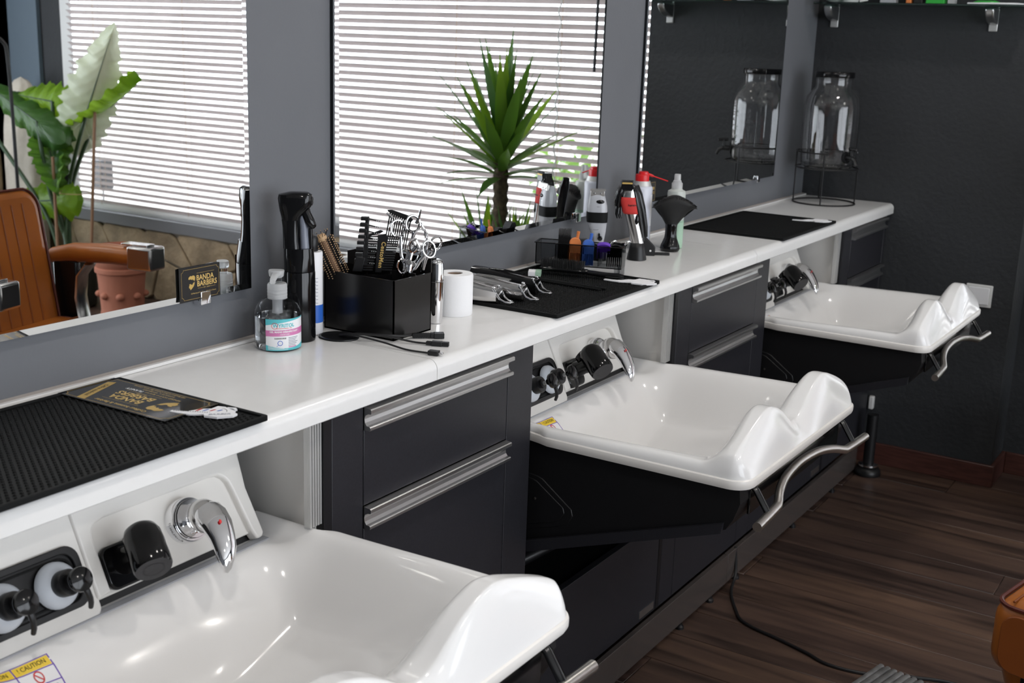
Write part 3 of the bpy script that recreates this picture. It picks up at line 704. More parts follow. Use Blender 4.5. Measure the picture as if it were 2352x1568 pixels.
# ------------------------------------------------------------------ bar mats with rubber nubs
def nub_mesh(nx, ny, dx, dy, n=6):
    b = B()
    prof = [(.0023, 0), (.0021, .0012), (.0009, .0021)]
    for i in range(nx):
        for j in range(ny):
            x = (i - (nx - 1) / 2) * dx + (dx / 2 if j % 2 else 0) - dx / 4; y = (j - (ny - 1) / 2) * dy
            b.add([(x + r * math.cos(a * PI * 2 / n), y + r * math.sin(a * PI * 2 / n), z) for r, z in prof for a in range(n)],
                  [(k * n + a, k * n + (a + 1) % n, (k + 1) * n + (a + 1) % n, (k + 1) * n + a) for k in range(2) for a in range(n)] + [tuple(range(2 * n, 3 * n))], sm=True)
    return b
bar = None
def bar_mat(x, y, label, rz=0):
    global bar
    t = thing('bar_mat', label, 'mat', (x, y, CT), rz)
    if bar is None:
        hx, hy = .2245, .1515
        b = B(); b.ring(rrect(-hx, hx, -hy, hy, .004, 3), rrect(-hx + .006, hx - .006, -hy + .006, hy - .006, .003, 3), .0, .0078)
        o1 = b.build('rim', M['rubber'], t, bev=.001)
        o2 = B().box(-hx + .005, hx - .005, -hy + .005, hy - .005, .0002, .0045).build('base', M['rubber'], t)
        o3 = nub_mesh(47, 36, .0091, .0079).build('nubs', M['rubber'], t, kind='stuff'); o3.location = (0, 0, .0045); bar = (o1, o2, o3)
    else:
        for o in bar: c = o.copy(); COL.objects.link(c); c.parent = t
    return t
bar_mat(-.629, -.158, 'black nubbed bar mat under the gold printed flyer'); bar_mat(.616, -.150, 'black nubbed bar mat under the clippers and hairbrush'); bar_mat(1.838, -.150, 'black nubbed bar mat towards the jar with only a white tag on it')
ZM = CT + .0066
# flyer on the first mat: upside down for us
fx, fy, fw, fh = -.462, -.112, .105, .215
fl_t = thing('flyer', 'black and gold printed flyer lying on the black mat', 'flyer', (fx, fy, ZM + .0006), math.radians(.8))
B().box(-.0505, .0505, -.108, .108, 0, .0006).build('sheet', M['flyer'], fl_t)
zf = .0008
# flyer is read from the wall side: text right runs to -y ... mapped by (a, b) -> (x, y)
def fmap(a, b_): return lambda x, y: (a + y, b_ - x, zf)
def fm(a, b_): return lambda x, y: (a + y, b_ - x, zf)
def grect(x0, x1, y0, y1, mt=M['gold'], nm='gold_rule', z=zf - .0001, par=fl_t): B().add([(x0, y0, z), (x1, y0, z), (x1, y1, z), (x0, y1, z)], [(0, 1, 2, 3)]).build(nm, mt, par)
for x_ in (-.0465, .0457): grect(x_, x_ + .0008, -.096, .096)
for y_ in (-.1035, .1027): grect(-.039, .039, y_, y_ + .0008)
for sx in (-1, 1):
    for sy in (-1, 1):
        b = B(); vs = []
        for i in range(9):
            a = PI / 2 * i / 8
            for r in (.0070, .0078): vs.append((sx * (.0461 - r * math.cos(a)), sy * (.1031 - r * math.sin(a)), zf - .0001))
        b.add(vs, [(2 * i, 2 * i + 1, 2 * i + 3, 2 * i + 2) for i in range(8)]); b.build('gold_corner', M['gold'], fl_t)
B().add([(-.047, .072, zf), (.030, .097, zf), (.036, .085, zf), (-.047, .056, zf)][::-1], [(0, 1, 2, 3)]).build('gold_banner', M['gold'], fl_t)
text('Offre spécial', .0115, lambda x, y: (-.007 - x * .93, .0775 - x * .30 - y * .9, zf + .0002), 'lettering', M['ink'], fl_t)
def up(a, b_): return lambda x, y: (a + y * .95, b_ - x, zf)   # reads along -y
def ud(a, b_, k=1): return lambda x, y: (a - y * k, b_ + x, zf)
text('BANDA', .0195, ud(-.012, .010), 'lettering', M['goldtext'], fl_t, bold=.02, scx=.95); text('BARBERS', .0195, ud(.006, .010), 'lettering', M['goldtext'], fl_t, bold=.02, scx=.95)
grect(-.0245, -.0240, -.028, .045); grect(.0185, .0190, -.028, .045)
text('EST. 2020', .005, ud(.0160, .010), 'lettering', M['goldtext'], fl_t)
text('Coiffeur homme & Barbier', .0095, ud(-.036, -.005), 'lettering', M['goldtext'], fl_t, bold=.01)
text('PLANITY', .0085, ud(.026, .035), 'lettering', M['whiteink'], fl_t, bold=.015)
text('RENDEZ-VOUS en ligne sur', .0062, ud(.026, -.022), 'lettering', M['goldtext'], fl_t)
text('bandabarbers   bandabarbers', .0055, ud(.034, -.005), 'lettering', M['goldtext'], fl_t)
text('103 Boulevard Sadi Carnot 06110 Le Cannet', .0058, ud(.041, .0), 'lettering', M['goldtext'], fl_t)
def beard(parent, mp, mt, s_=1.0):
    cap = [(-.9, .75), (-.75, 1.15), (-.3, 1.45), (.2, 1.35), (.55, 1.5), (1.0, 1.3), (1.15, .9), (1.05, .35), (.85, .1), (.8, .45), (.55, .35), (.35, .65), (.1, .5), (-.2, .72), (-.5, .62)]
    bd_ = [(.82, -.1), (.95, .0), (.9, -.5), (.65, -1.0), (.1, -1.5), (-.35, -1.75), (-.45, -1.4), (-.75, -1.2), (-.72, -.8), (-.45, -.62), (-.7, -.5), (-.5, -.35), (-.1, -.42), (.05, -.62), (.3, -.55), (.5, -.25)]
    for nm, pp in (('hair_emblem', cap), ('beard_emblem', bd_)):
        b = B(); b.add([mp(x * s_, y * s_) for x, y in pp], [tuple(range(len(pp)))]); b.build(nm, mt, parent)
beard(fl_t, lambda x, y: (-.006 - y, -.058 + x, zf), M['gold'], .0145)
# cut-out tags: clipper and barber pole shapes in white card
def cutout(x, y, rz, label, detail=True, sc_=1.0, z=ZM):
    t = thing('paper_tag', label, 'tag', (x, y, z), rz)
    k = sc_; z1 = .0022
    P_ = lambda l: [(a * k, c * k) for a, c in l]
    B().prism(P_([(-.060, .010), (-.058, .017), (-.005, .013), (.022, .016), (.024, .008), (-.022, .000), (-.045, .005)]), 0, z1).build('comb_shape', M['paper'], t)
    B().prism(P_([(-.030, .014), (-.010, .032), (.005, .036), (.012, .052), (.026, .050), (.040, .036), (.050, .030), (.050, .016), (.024, .010)]), 0, z1 + .0003).build('clipper_shape', M['paper'], t)
    B().prism(P_([(.006, -.006), (.002, .004), (.012, .014), (.046, .022), (.058, .014), (.054, .002), (.030, -.010)]), 0, z1 + .0008).build('name_plate', M['paper'], t)
    B().prism(P_([(.030, .050), (.045, .049), (.050, .040), (.046, .038), (.040, .045), (.030, .046)]), 0, z1).build('razor_shape', M['paper'], t)
    if detail:
        zt = z1 + .0006
        tp0 = t
        for i, mt in enumerate((M['redp'], M['blue'], M['redp'], M['blue'])):
            o = -.018 + i * .012
            B().add([(p_ * k, q_ * k, zt) for p_, q_ in ((o, .017 + i * .002), (o + .004, .017 + i * .002), (o + .010, .031), (o + .006, .031))], [(0, 1, 2, 3)]).build('pole_stripe', mt, t)
        for i in range(16): B().add([(p_ * k, q_ * k, zt) for p_, q_ in ((-.054 + i * .0042, .0115), (-.0525 + i * .0042, .0115), (-.0525 + i * .0042, .0145), (-.054 + i * .0042, .0145))], [(0, 1, 2, 3)]).build('comb_tooth_print', M['ink'], t)
        text('BARBER', .0115, lambda x_, y_: (.030 * k + x_ * .90 * k, .0045 * k + x_ * .28 * k + y_ * k, z1 + .0012), 'lettering', M['greyink'], t)
        b = B(); b.add([((.018 + (.018 + .0008 * q) * math.cos(a * .12)) * k, (.022 + (.018 + .0008 * q) * math.sin(a * .12)) * k, zt) for a in range(12) for q in (0, 1)], [(2 * i, 2 * i + 1, 2 * i + 3, 2 * i + 2) for i in range(11)]); b.build('printed_line', M['ink'], t)
    return t
cutout(-.462, -.240, math.radians(-62), 'white die-cut tag with red and blue barber pole stripes, beside the flyer', sc_=.80)
cutout(.768, -.262, math.radians(-75), 'white die-cut tag under the hairbrush handle', detail=False)
cutout(1.995, -.250, math.radians(-65), 'white die-cut tag alone on the far black mat', detail=False)

# ------------------------------------------------------------------ business cards in the mirror clip
def bcard(x, z, label, n=3, tilt=math.radians(1.2), y=.0184, small=False):
    t = thing('business_cards', label, 'card', (x, y, z))
    for i in range(n):
        o = B(RY(-math.radians(.0 + i * .25))).box(-.0433 - i * .0006, .0433, -.0009 * i - .0006, -.0009 * i, 0, .0555 - i * .0004).build('card', M['card'], t)
    yy = -.0009 * (n - 1) - .0009
    mp = lambda a, c: (lambda px, py: (a + px, yy, c + py))
    text('BANDA', .0122, mp(.010, .0360), 'lettering', M['goldtext'], t, bold=.02, scx=.9); text('BARBERS', .0122, mp(.0140, .0260), 'lettering', M['goldtext'], t, bold=.02, scx=.9)
    for a, c0, c1 in ((.0440, -.008, .030), (.0190, -.006, .008), (.0190, .018, .032)):
        B().add([(c0, yy, a), (c1, yy, a), (c1, yy, a + .0004), (c0, yy, a + .0004)], [(0, 1, 2, 3)]).build('gold_rule', M['gold'], t)
    text('EST. 2020', .0030, mp(.013, .0191), 'lettering', M['goldtext'], t); text('103 Boulevard Sadi Carnot 06110 Le Cannet', .0030, mp(.006, .0120), 'lettering', M['goldtext'], t)
    beard(t, lambda a, c: (-.0195 + a, yy, .031 + c), M['gold'], .0072)
    for x0, x1, z0, z1 in ((-.036, .036, .0520, .0524), (-.036, .036, .0030, .0034), (-.0405, -.0401, .007, .048), (.0401, .0405, .007, .048)):
        B().add([(x0, yy, z0), (x1, yy, z0), (x1, yy, z1), (x0, yy, z1)], [(0, 1, 2, 3)]).build('gold_rule', M['gold'], t)
    for sx in (-1, 1):
        for zc, sz in ((.0522, -1), (.0032, 1)):
            vs = []
            for i in range(7):
                a = PI / 2 * i / 6
                for r in (.0042, .0046): vs.append((sx * (.0403 - r * math.cos(a)), yy, zc + sz * r * math.sin(a)))
            B().add(vs, [(2 * i, 2 * i + 1, 2 * i + 3, 2 * i + 2) for i in range(6)]).build('gold_corner', M['gold'], t)
    return t
bcard(-.2165, 1.0352, 'stack of black business cards with gold lettering in the mirror clip')
t = thing('loyalty_card', 'black card with gold lettering on the mirror behind the red-topped can', 'card', (1.411, .0184, 1.036))
B().box(-.045, .042, -.0007, 0, 0, .056).build('card', M['card'], t)
for i, s_ in enumerate(('MASTER', 'CARD 3')): text(s_, .0105, (lambda k_: lambda x, y: (.018 + x, -.0009, .036 - k_ * .012 + y))(i), 'lettering', M['goldtext'], t, bold=.02, scx=.85)
B().ring(rrect(-.042, .039, .003, .053, .003), rrect(-.0415, .0385, .0035, .0525, .003), 0, .0002, Matrix(((1, 0, 0, 0), (0, 0, -1, -.0008), (0, 1, 0, 0), (0, 0, 0, 1)))).build('gold_border', M['gold'], t)

# ------------------------------------------------------------------ sanitiser pump bottle
S = thing('sanitizer_bottle', 'clear pump bottle of hand gel with teal and pink label', 'bottle', (-.1014, -.043, CT), FACE)
B().lathe([(.001, .0005), (.0355, .0005), (.0385, .004), (.0388, .012), (.0388, .056), (.0375, .066), (.033, .0755), (.026, .0820), (.0165, .0858), (.0155, .090), (.0145, .090), (.0155, .0850), (.0250, .0808), (.0320, .0745), (.0365, .0655), (.0379, .056), (.0379, .012), (.0376, .0045), (.0352, .0014), (.001, .0014)], 56, cap=False).build('bottle', M['clear_plastic'], S)
B().lathe([(.001, .0016), (.0350, .0016), (.0372, .0047), (.0375, .012), (.0375, .0565), (.001, .0565)], 48).build('gel', M['gel'], S)
B().lathe([(.0165, .0845), (.0165, .108), (.0150, .1105), (.0095, .1108)], 32).build('collar', M['frost'], S)
for z in (.090, .095, .100): B().lathe([(.0165, z), (.0169, z + .0008), (.0165, z + .0016)], 32, cap=False).build('collar_ring', M['frost'], S)
B().lathe([(.0082, .1106), (.0080, .124), (.007, .124)], 24).build('pump_stem', M['clear_plastic'], S)
B().lathe([(.009, .060), (.0085, .070), (.0088, .0862)], 20).build('pump_tube', M['frost'], S); B().lathe([(.0032, .003), (.0032, .060)], 12).build('dip_tube', M['frost'], S)
b = B(); b.loft([(.120, 0, 0, .0082, .008, 2.5), (.1225, -.001, 0, .0118, .0095, 3), (.131, -.001, 0, .0130, .0098, 3.2), (.1325, -.001, 0, .0126, .0093, 3)], 24)
b.loft([(0, 0, .1265, .0070, .0042, 3), (.020, 0, .1262, .0058, .0038, 3), (.036, 0, .1235, .0050, .0034, 3), (.0405, 0, .1200, .0045, .0036, 3)], 16, Matrix(((1, 0, 0, 0), (0, 0, -1, 0), (0, 1, 0, 0), (0, 0, 0, 1)))); b.build('pump_top', M['frost'], S)
A0 = math.radians(-90 - 20); A1 = math.radians(-90 + 98)   # local: camera side is -y
R1 = .03895
def cyl_map(aC, zc, R_=R1 + .0003): return lambda x, y: (R_ * math.cos(aC + x / R_), R_ * math.sin(aC + x / R_), zc + y)
def lab_patch(nm, mt, a0, a1, z0, z1, R_=R1): 
    zf0 = z0 if callable(z0) else (lambda u: z0); zf1 = z1 if callable(z1) else (lambda u: z1)
    return B().grid(lambda u, v: (R_ * math.cos(a0 + (a1 - a0) * u), R_ * math.sin(a0 + (a1 - a0) * u), zf0(u) + (zf1(u) - zf0(u)) * v), 32, 1).build(nm, mt, S)
lab_patch('label', M['label_white'], A0, A1, .003, .0565)
lab_patch('label_wave', M['label_teal'], A0, A1, lambda u: .0520 + .0035 * u - .006 * (1 - u) ** 2, .0566, R1 + .0001)
lab_patch('label_wave', M['label_teal'], A0, A1, .003, lambda u: .0125 - .006 * math.sin(u * PI) + .001 * u, R1 + .0001)
lab_patch('label_band', M['label_pink'], A0, A1, lambda u: .0275 + .001 * u, lambda u: .0375 + .002 * u, R1 + .0001)
aC = math.radians(-90 + 26)
text('WYRITOL', .0085, cyl_map(aC, .0455), 'lettering', M['label_teal'], S, bold=.03)
b = B(); vs = [cyl_map(aC - .40, .0455)(r * math.cos(k_ * PI / 12), r * math.sin(k_ * PI / 12)) for k_ in range(24) for r in (.0048, .0055)]
b.add(vs, [(2 * i, 2 * i + 1, (2 * i + 3) % 48, (2 * i + 2) % 48) for i in range(24)]); b.build('label_logo', M['redp'], S)
b = B(); b.add([cyl_map(aC, .0405)(x, y) for x, y in ((-.014, 0), (-.005, 0), (.004, 0), (.014, 0), (.014, .0008), (.004, .0008), (-.005, .0008), (-.014, .0008))], [(0, 1, 6, 7), (1, 2, 5, 6), (2, 3, 4, 5)]); b.build('label_logo', M['redp'], S)
text('GEL MAINS DÉSINFECTANT', .0042, cyl_map(math.radians(-90 + 28), .0350), 'lettering', M['whiteink'], S, bold=.03); text('- INODORE -', .0035, cyl_map(math.radians(-90 + 28), .0305), 'lettering', M['whiteink'], S)
lab_patch('label_pill', M['ink'], math.radians(-90 + 2), math.radians(-90 + 31), .0228, .0252, R1 + .0001); text('LIMITE LES RISQUES DE', .0022, cyl_map(math.radians(-90 + 17), .0240), 'lettering', M['whiteink'], S, bold=.02)
b = B(); c0 = cyl_map(math.radians(-90 + 16), .0160); vs = [c0(r * math.cos(k_ * PI / 10), r * math.sin(k_ * PI / 10)) for k_ in range(20) for r in (.0034, .0044)]
b.add(vs, [(2 * i, 2 * i + 1, (2 * i + 3) % 40, (2 * i + 2) % 40) for i in range(20)]); b.add([c0(-.003, -.0026), c0(-.0026, -.003), c0(-.0058, -.0062), c0(-.0062, -.0058)], [(0, 1, 2, 3)]); b.build('label_magnifier', M['blue'], S)
for k_ in range(6): lab_patch('fine_print', M['greyink'], math.radians(-90 + 37), math.radians(-90 + 66 - 4 * (k_ % 3)), .0240 - k_ * .0026, .0251 - k_ * .0026, R1 + .0001)
lab_patch('fine_print', M['label_pink'], math.radians(-90 + 37), math.radians(-90 + 60), .0080, .0096, R1 + .0001)
for k_ in range(4): lab_patch('fine_print', M['label_white'], math.radians(-90 - 14), math.radians(-90 + 6 + 10 * k_), .0100 - k_ * .0017, .0107 - k_ * .0017, R1 + .0002)

# ------------------------------------------------------------------ black mist sprayer
t = thing('mist_sprayer', 'tall glossy black mist spray bottle with trigger', 'spray bottle', (-.039, -.0365, CT), FACE)
z = lambda v: v - CT
B().lathe([(.024, 0), (.0262, .001), (.0267, .004), (.0267, z(1.062)), (.0262, z(1.064))], 48).build('bottle', M['black_gloss'], t)
def sec_(zz, xl, xr, ry, p=2.4): return (z(zz), (xl + xr) / 2, 0, (xr - xl) / 2, ry, p)
low = [sec_(1.065, -.0262, .0262, .026, 2.0), sec_(1.075, -.0258, .0258, .0255, 2.1), sec_(1.090, -.0262, .0250, .0235), sec_(1.104, -.0262, .0240, .0215)]
mid = [sec_(1.104, -.0262, .0035, .0205, 3.2), sec_(1.118, -.0262, .001, .019, 3.6), sec_(1.1386, -.0268, .0008, .018, 3.6), sec_(1.152, -.0285, .0015, .018, 3.6)]
top = [sec_(1.150, -.0285, .0025, .018), sec_(1.158, -.0300, .006, .018), sec_(1.167, -.0320, .0150, .018, 3), sec_(1.176, -.0332, .0215, .018, 3.5), sec_(1.188, -.0348, .0222, .0175, 3.5), sec_(1.1945, -.0335, .0222, .0165, 3.2), sec_(1.1985, -.018, .0160, .012, 2.6)]
B().loft(low, 40).build('trigger_collar', M['black_gloss'], t)
B().loft(mid, 36).build('grip', M['black_gloss'], t); hd = B().loft(top, 40).build('spray_head', M['black_gloss'], t)
B().loft([(z(1.100), .0095, 0, .0085, .012, 2.2), (z(1.112), .0092, 0, .0075, .010, 2.2), (z(1.140), .0080, 0, .0070, .009, 2.2), (z(1.165), .006, 0, .007, .009, 2.2)], 28).build('inner_neck', M['greyneck'], t)
B().tube([(.0195, 0, z(1.102)), (.0195, 0, z(1.120)), (.0190, 0, z(1.145))], .0036, 12).build('front_strut', M['black_gloss'], t)
B().tube([(.0105, -.002, z(1.172)), (.0125, -.003, z(1.163)), (.0180, -.004, z(1.152)), (.0228, -.004, z(1.1435)), (.0250, -.004, z(1.1395)), (.0258, -.004, z(1.138))], [.0085, .0090, .0092, .0082, .0060, .002], 18, flat=.95, up=(1, 0, 0)).build('trigger', M['black_gloss'], t)
q = Matrix(((0, 0, 1, .0222), (1, 0, 0, 0), (0, 1, 0, z(1.184)), (0, 0, 0, 1)))
B(q).lathe([(.0075, -.002), (.0070, .0012), (.0055, .0012), (.005, .0006), (.0018, .0006), (.0015, .0014), (.0005, .0014)], 24).build('nozzle', M['black'], hd)

# white and blue can behind it
t = thing('spray_can', 'slim white can with dense print and a blue base band', 'can', (.0075, -.0245, CT), FACE)
B().lathe([(.0165, 0), (.0178, .002), (.0178, .145), (.0170, .148), (.0001, .1485)], 36).build('can_body', M['label_white'], t)
B().lathe([(.0180, .0225), (.0180, .0545)], 36, cap=False).build('blue_band', M['blue'], t)
c_ = lambda a, zc: (lambda x, y: (.0181 * math.cos(a + x / .0181), .0181 * math.sin(a + x / .0181), zc + y))
for k_ in range(22):
    B().grid(lambda u, v: (.01805 * math.cos(math.radians(-150 + 100 * u * (1 - .12 * (k_ % 3)))), .01805 * math.sin(math.radians(-150 + 100 * u * (1 - .12 * (k_ % 3)))), .058 + k_ * .0021 + .0009 * v), 12, 1).build('fine_print', M['greyink'], t)
for k_ in range(3): B().grid(lambda u, v: (.0182 * math.cos(math.radians(-120 + 40 * u)), .0182 * math.sin(math.radians(-120 + 40 * u)), .030 + k_ * .006 + .0011 * v), 6, 1).build('fine_print', M['whiteink'], t)

B().lathe([(.0095, .1486), (.0100, .150), (.0100, .170), (.0085, .1735), (.0001, .1738)], 24).build('spray_cap', M['black'], t)
# ------------------------------------------------------------------ organiser with tools
ox0, ox1, oy0, oy1 = .0535, .1630, -.1690, -.0110; zf1 = 1.0490; zb1 = 1.0760; wt_ = .0025
t = thing('tool_organizer', 'black open-topped box organizer full of combs and scissors', 'organizer', ((ox0 + ox1) / 2, (oy0 + oy1) / 2, CT))
b = B(); b.box(ox0, ox1, oy0, oy1, CT + .0002, CT + .003); b.box(ox0, ox0 + wt_, oy0, oy1, CT, zf1); b.box(ox0, .118, oy0, oy0 + wt_, CT, zf1); b.box(ox0, .118, oy1 - wt_, oy1, CT, zf1 + .004)
b.box(.118, ox1, oy0, oy0 + wt_, CT, zf1); b.build('box', M['acrylic'], t, world=True)
b = B(); b.box(ox1 - wt_, ox1, oy0, oy1, CT, zb1); b.box(.118, ox1, oy1 - wt_, oy1, CT, zb1); b.box(.1165, .1190, oy0 + wt_, oy1, CT + .003, zf1 + .004); b.build('raised_back', M['acrylic'], t, world=True)
for (x0, y0, x1, y1) in ((ox0 + .002, -.105, .1170, -.060), (ox0 + .002, -.060, .1170, -.115), (.118, -.095, ox1 - .002, -.095)):
    d = Vector((x1 - x0, y1 - y0, 0)); L = d.length; a = math.atan2(d.y, d.x)
    B(T(x0, y0, 0) @ RZ(a)).box(0, L, -.001, .001, CT + .003, zf1 - .004).build('divider', M['black_gloss'], t, world=True)
O_ = lambda x, y: (x, y, 0)
def tool(name, label, cat, c): return thing(name, label, cat, (c[0], c[1], 0), FACE)
PZ = Matrix(((1, 0, 0, 0), (0, 0, 1, 0), (0, 1, 0, 0), (0, 0, 0, 1)))   # polygons given as (s, z)
# round brush
t = tool('round_brush', 'round wooden hair brush with beige tipped bristles', 'brush', (.0895, -.0520))
# axis tip and foot in the local frame
tip = Vector((-.062, -.004, 1.1120)); foot = Vector((-.030, 0, 1.040)); ax = (foot - tip).normalized(); q = frame(tip, ax)
B(q).lathe([(.0005, 0), (.006, .0006), (.0088, .003), (.0098, .008), (.0085, .013), (.001, .0135)], 24).build('knob', M['wood'], t); B(q).lathe([(.0072, .0125), (.0072, .085)], 20).build('barrel', M['bamboo'], t)
br = B(); tp = B()
for k_ in range(16):
    for i in range(17):
        a = 2 * PI * k_ / 16; zz = .012 + i * .0042 + (k_ % 2) * .0021; r0, r1 = .0075, .0200 + .001 * random.random()
        d = Vector((math.cos(a), math.sin(a), 0)); br.tube([d * r0 + Vector((0, 0, zz)), d * r1 + Vector((0, 0, zz - .002))], .00045, 4, q)
        tp.sphere(.0012, tuple(d * r1 + Vector((0, 0, zz - .002))), 3, q)
for i in range(12):
    a = 2 * PI * i / 12; d = Vector((math.cos(a), math.sin(a), 0)); br.tube([d * .007 + Vector((0, 0, .008)), d * .0165 + Vector((0, 0, -.003))], .00045, 4, q); tp.sphere(.0009, tuple(d * .0165 + Vector((0, 0, -.003))), 3, q)
br.build('bristles', M['hair'], t, kind='stuff'); tp.build('bristle_tips', M['wood'], t, kind='stuff')
# vent brush ("fishbone")
t = tool('vent_brush', 'black vent brush with stepped spine standing in the organizer', 'brush', (.09, -.08))
rot_ = math.atan2(.0075, .066)
b = B()
for i in range(8):
    zz = 1.1415 - i * .0108; sx = -.0045 - i * .0017
    b.box(sx - .0063, sx + .0075 - .001 * 0, -.006, .006, zz, zz + .0062)
b.prism([(-.0085, 1.060), (.0, 1.060), (.0035, 1.146), (-.003, 1.146)], -.0045, .0045, PZ); b.prism([(-.026, 1.050), (-.009, 1.050), (-.003, 1.075), (-.019, 1.076)], -.007, .007, PZ)
b.build('spine', M['black'], t, bev=.0008)
br = B(); tp = B()
for i in range(8):
    for j in range(3):
        zz = 1.144 - i * .0108; sx = .003 - i * .0016; e = Vector((sx + .014 + .003 * j, -.005 + j * .005 - .004, zz - .002 - .0012 * j)); br.tube([(sx, -.004 + j * .004, zz), e], .0005, 4); tp.sphere(.0010, tuple(e), 3)
br.build('bristles', M['hair'], t, kind='stuff'); tp.build('bristle_tips', M['frost'], t, kind='stuff')
# wide printed comb
def comb(t, base, along, across, n, L, tw, thick, material, backw):
    """base point, unit vectors; back of the comb runs along; teeth go across"""
    u = Vector(along).normalized(); w = Vector(across).normalized(); nn = u.cross(w)
    q = Matrix((u, w, nn)).transposed().to_4x4(); q.translation = Vector(base)
    B(q).box(0, n * tw * 2, -backw, 0, -thick / 2, thick / 2).build('comb_back', material, t, bev=.0006)
    b = B(q)
    for i in range(n): b.box(i * tw * 2 + tw * .4, i * tw * 2 + tw * 1.4, -.0002, L, -thick / 2 * .8, thick / 2 * .8)
    return b.build('teeth', material, t), q
t = tool('wide_comb', 'wide black comb with gold vertical lettering, standing in the organizer', 'comb', (.09, -.074))
P1 = [(.012, 1.1175), (.0300, 1.1235), (.0435, 1.1140), (.0400, 1.1085), (.0300, 1.1095), (.0255, 1.050), (.0155, 1.050), (.0115, 1.085)]
B().prism([(.0235, 1.1150), (.0375, 1.1180), (.0420, 1.1110), (.0300, 1.048), (.0190, 1.048)], -.0018, .0002, PZ).build('comb_back', M['black'], t, bev=.0005)
b = B()
for i in range(15):
    zz = 1.112 - i * .0043; s0 = .0395 - i * .0009; b.box(s0, s0 + .022, -.0015, .0, zz, zz + .0022); s1 = .0240 - i * .0007; b.box(s1 - .020, s1, -.0015, .0, zz - .001, zz + .0012)
b.build('teeth', M['black'], t)
B().prism([(.002, 1.1140), (.028, 1.1245), (.034, 1.1225), (.028, 1.1185), (.004, 1.1110)], -.0012, .0, PZ).build('comb_spine', M['black'], t)
ca = math.radians(-98)
text('CestoMen', .0105, lambda x, y: (.0310 + (x * math.cos(ca) - y * math.sin(ca)), -.0030, 1.0800 + (x * math.sin(ca) + y * math.cos(ca))), 'lettering', M['goldtext'], t, bold=.025, space=1.1)
# clipper comb behind the scissors
t = tool('cutting_comb', 'black fine toothed comb behind the scissors', 'comb', (.108, -.085))
B().prism([(.020, 1.1590), (.028, 1.1595), (.058, 1.1500), (.066, 1.1430), (.062, 1.138), (.022, 1.1555)], .0, .003, PZ).build('comb_back', M['black'], t)
b = B()
for i in range(11):
    a = i / 10; b.prism([(.024 + .036 * a, 1.1545 - .0125 * a), (.0265 + .036 * a, 1.1535 - .0125 * a), (.0165 + .036 * a, 1.1000 - .0125 * a), (.0150 + .036 * a, 1.1005 - .0125 * a)], .0005, .0025, PZ)
b.build('teeth', M['black'], t)
# scissors: finger rings, shanks, blades going down into the box
def ringpts(c, rx, rz, tilt, n=26, y=0.0, depth=.006):
    out = []
    for i in range(n):
        a = 2 * PI * i / n; x = rx * math.cos(a); zz = rz * math.sin(a)
        out.append((c[0] + x * math.cos(tilt) - zz * math.sin(tilt), y + depth * math.cos(a), c[1] + x * math.sin(tilt) + zz * math.cos(tilt)))
    return out
def scissors(label, c, rings, shanks, screw=None, rest=None, r=.0021):
    t = tool('scissors', label, 'scissors', c)
    h0 = None
    for i, (cc, rx, rz, tl, y) in enumerate(rings):
        h = B().tube(ringpts(cc, rx, rz, tl, y=y), r, 8, closed=True, up=(0, 1, 0)).build('finger_ring', M['chrome'], t)
        B().tube([(p[0] + 0, p[1], p[2]) for p in ringpts(cc, rx - .0014, rz - .0014, tl, y=y)], r * .75, 6, closed=True, up=(0, 1, 0)).build('ring_insert', M['black'], h) if i == 1 and rest else None
    for pts, rr in shanks: B().tube(pts, rr, 8, flat=.6, up=(0, 1, 0)).build('blade', M['chrome'], t)
    if rest: B().tube(rest, [.0028, .0022, .0018, .0022, .0012][:len(rest)], 8).build('finger_rest', M['chrome'], t)
    if screw: B(frame(screw, (0, -1, 0))).lathe([(.005, 0), (.005, .003), (.004, .0042), (.001, .0042)], 16).build('pivot_screw', M['chrome_dark'], t)
    return t
C1 = (.112, -.112)
scissors('tall steel scissors with upright finger rest at the back', C1, [((.0150, 1.1285), .0115, .0150, .15, .0), ((.0415, 1.1370), .0118, .0150, .1, .004)],
    [([(.0205, .0, 1.114), (.0205, -.001, 1.100), (.0215, -.001, 1.082), (.030, 0, 1.045), (.034, 0, 1.0)], [.0032, .0028, .003, .0036, .002]), ([(.0440, .004, 1.123), (.040, .002, 1.105), (.033, .001, 1.08), (.026, .0, 1.045)], [.0035, .003, .003, .003])],
    rest=[(.006, 0, 1.146), (.001, 0, 1.151), (-.005, 0, 1.1555)])
C2 = (.122, -.122)
scissors('steel scissors with black lined ring and long ball-tipped rest', C2, [((.0400, 1.1120), .0120, .0165, -.25, .0), ((.0570, 1.0935), .0100, .0150, .3, -.004)],
    [([(.034, 0, 1.098), (.026, -.002, 1.085), (.018, -.004, 1.066), (.013, -.004, 1.045), (.010, -.004, 1.0)], [.004, .0045, .005, .0045, .002]), ([(.048, -.003, 1.080), (.040, -.004, 1.070), (.030, -.005, 1.052), (.024, -.005, 1.02)], [.003, .003, .0035, .003])],
    screw=(.030, -.008, 1.0660), rest=[(.0330, .004, 1.137), (.0380, .005, 1.148), (.0395, .005, 1.158), (.0405, .005, 1.1625)])
C3 = (.112, -.128)
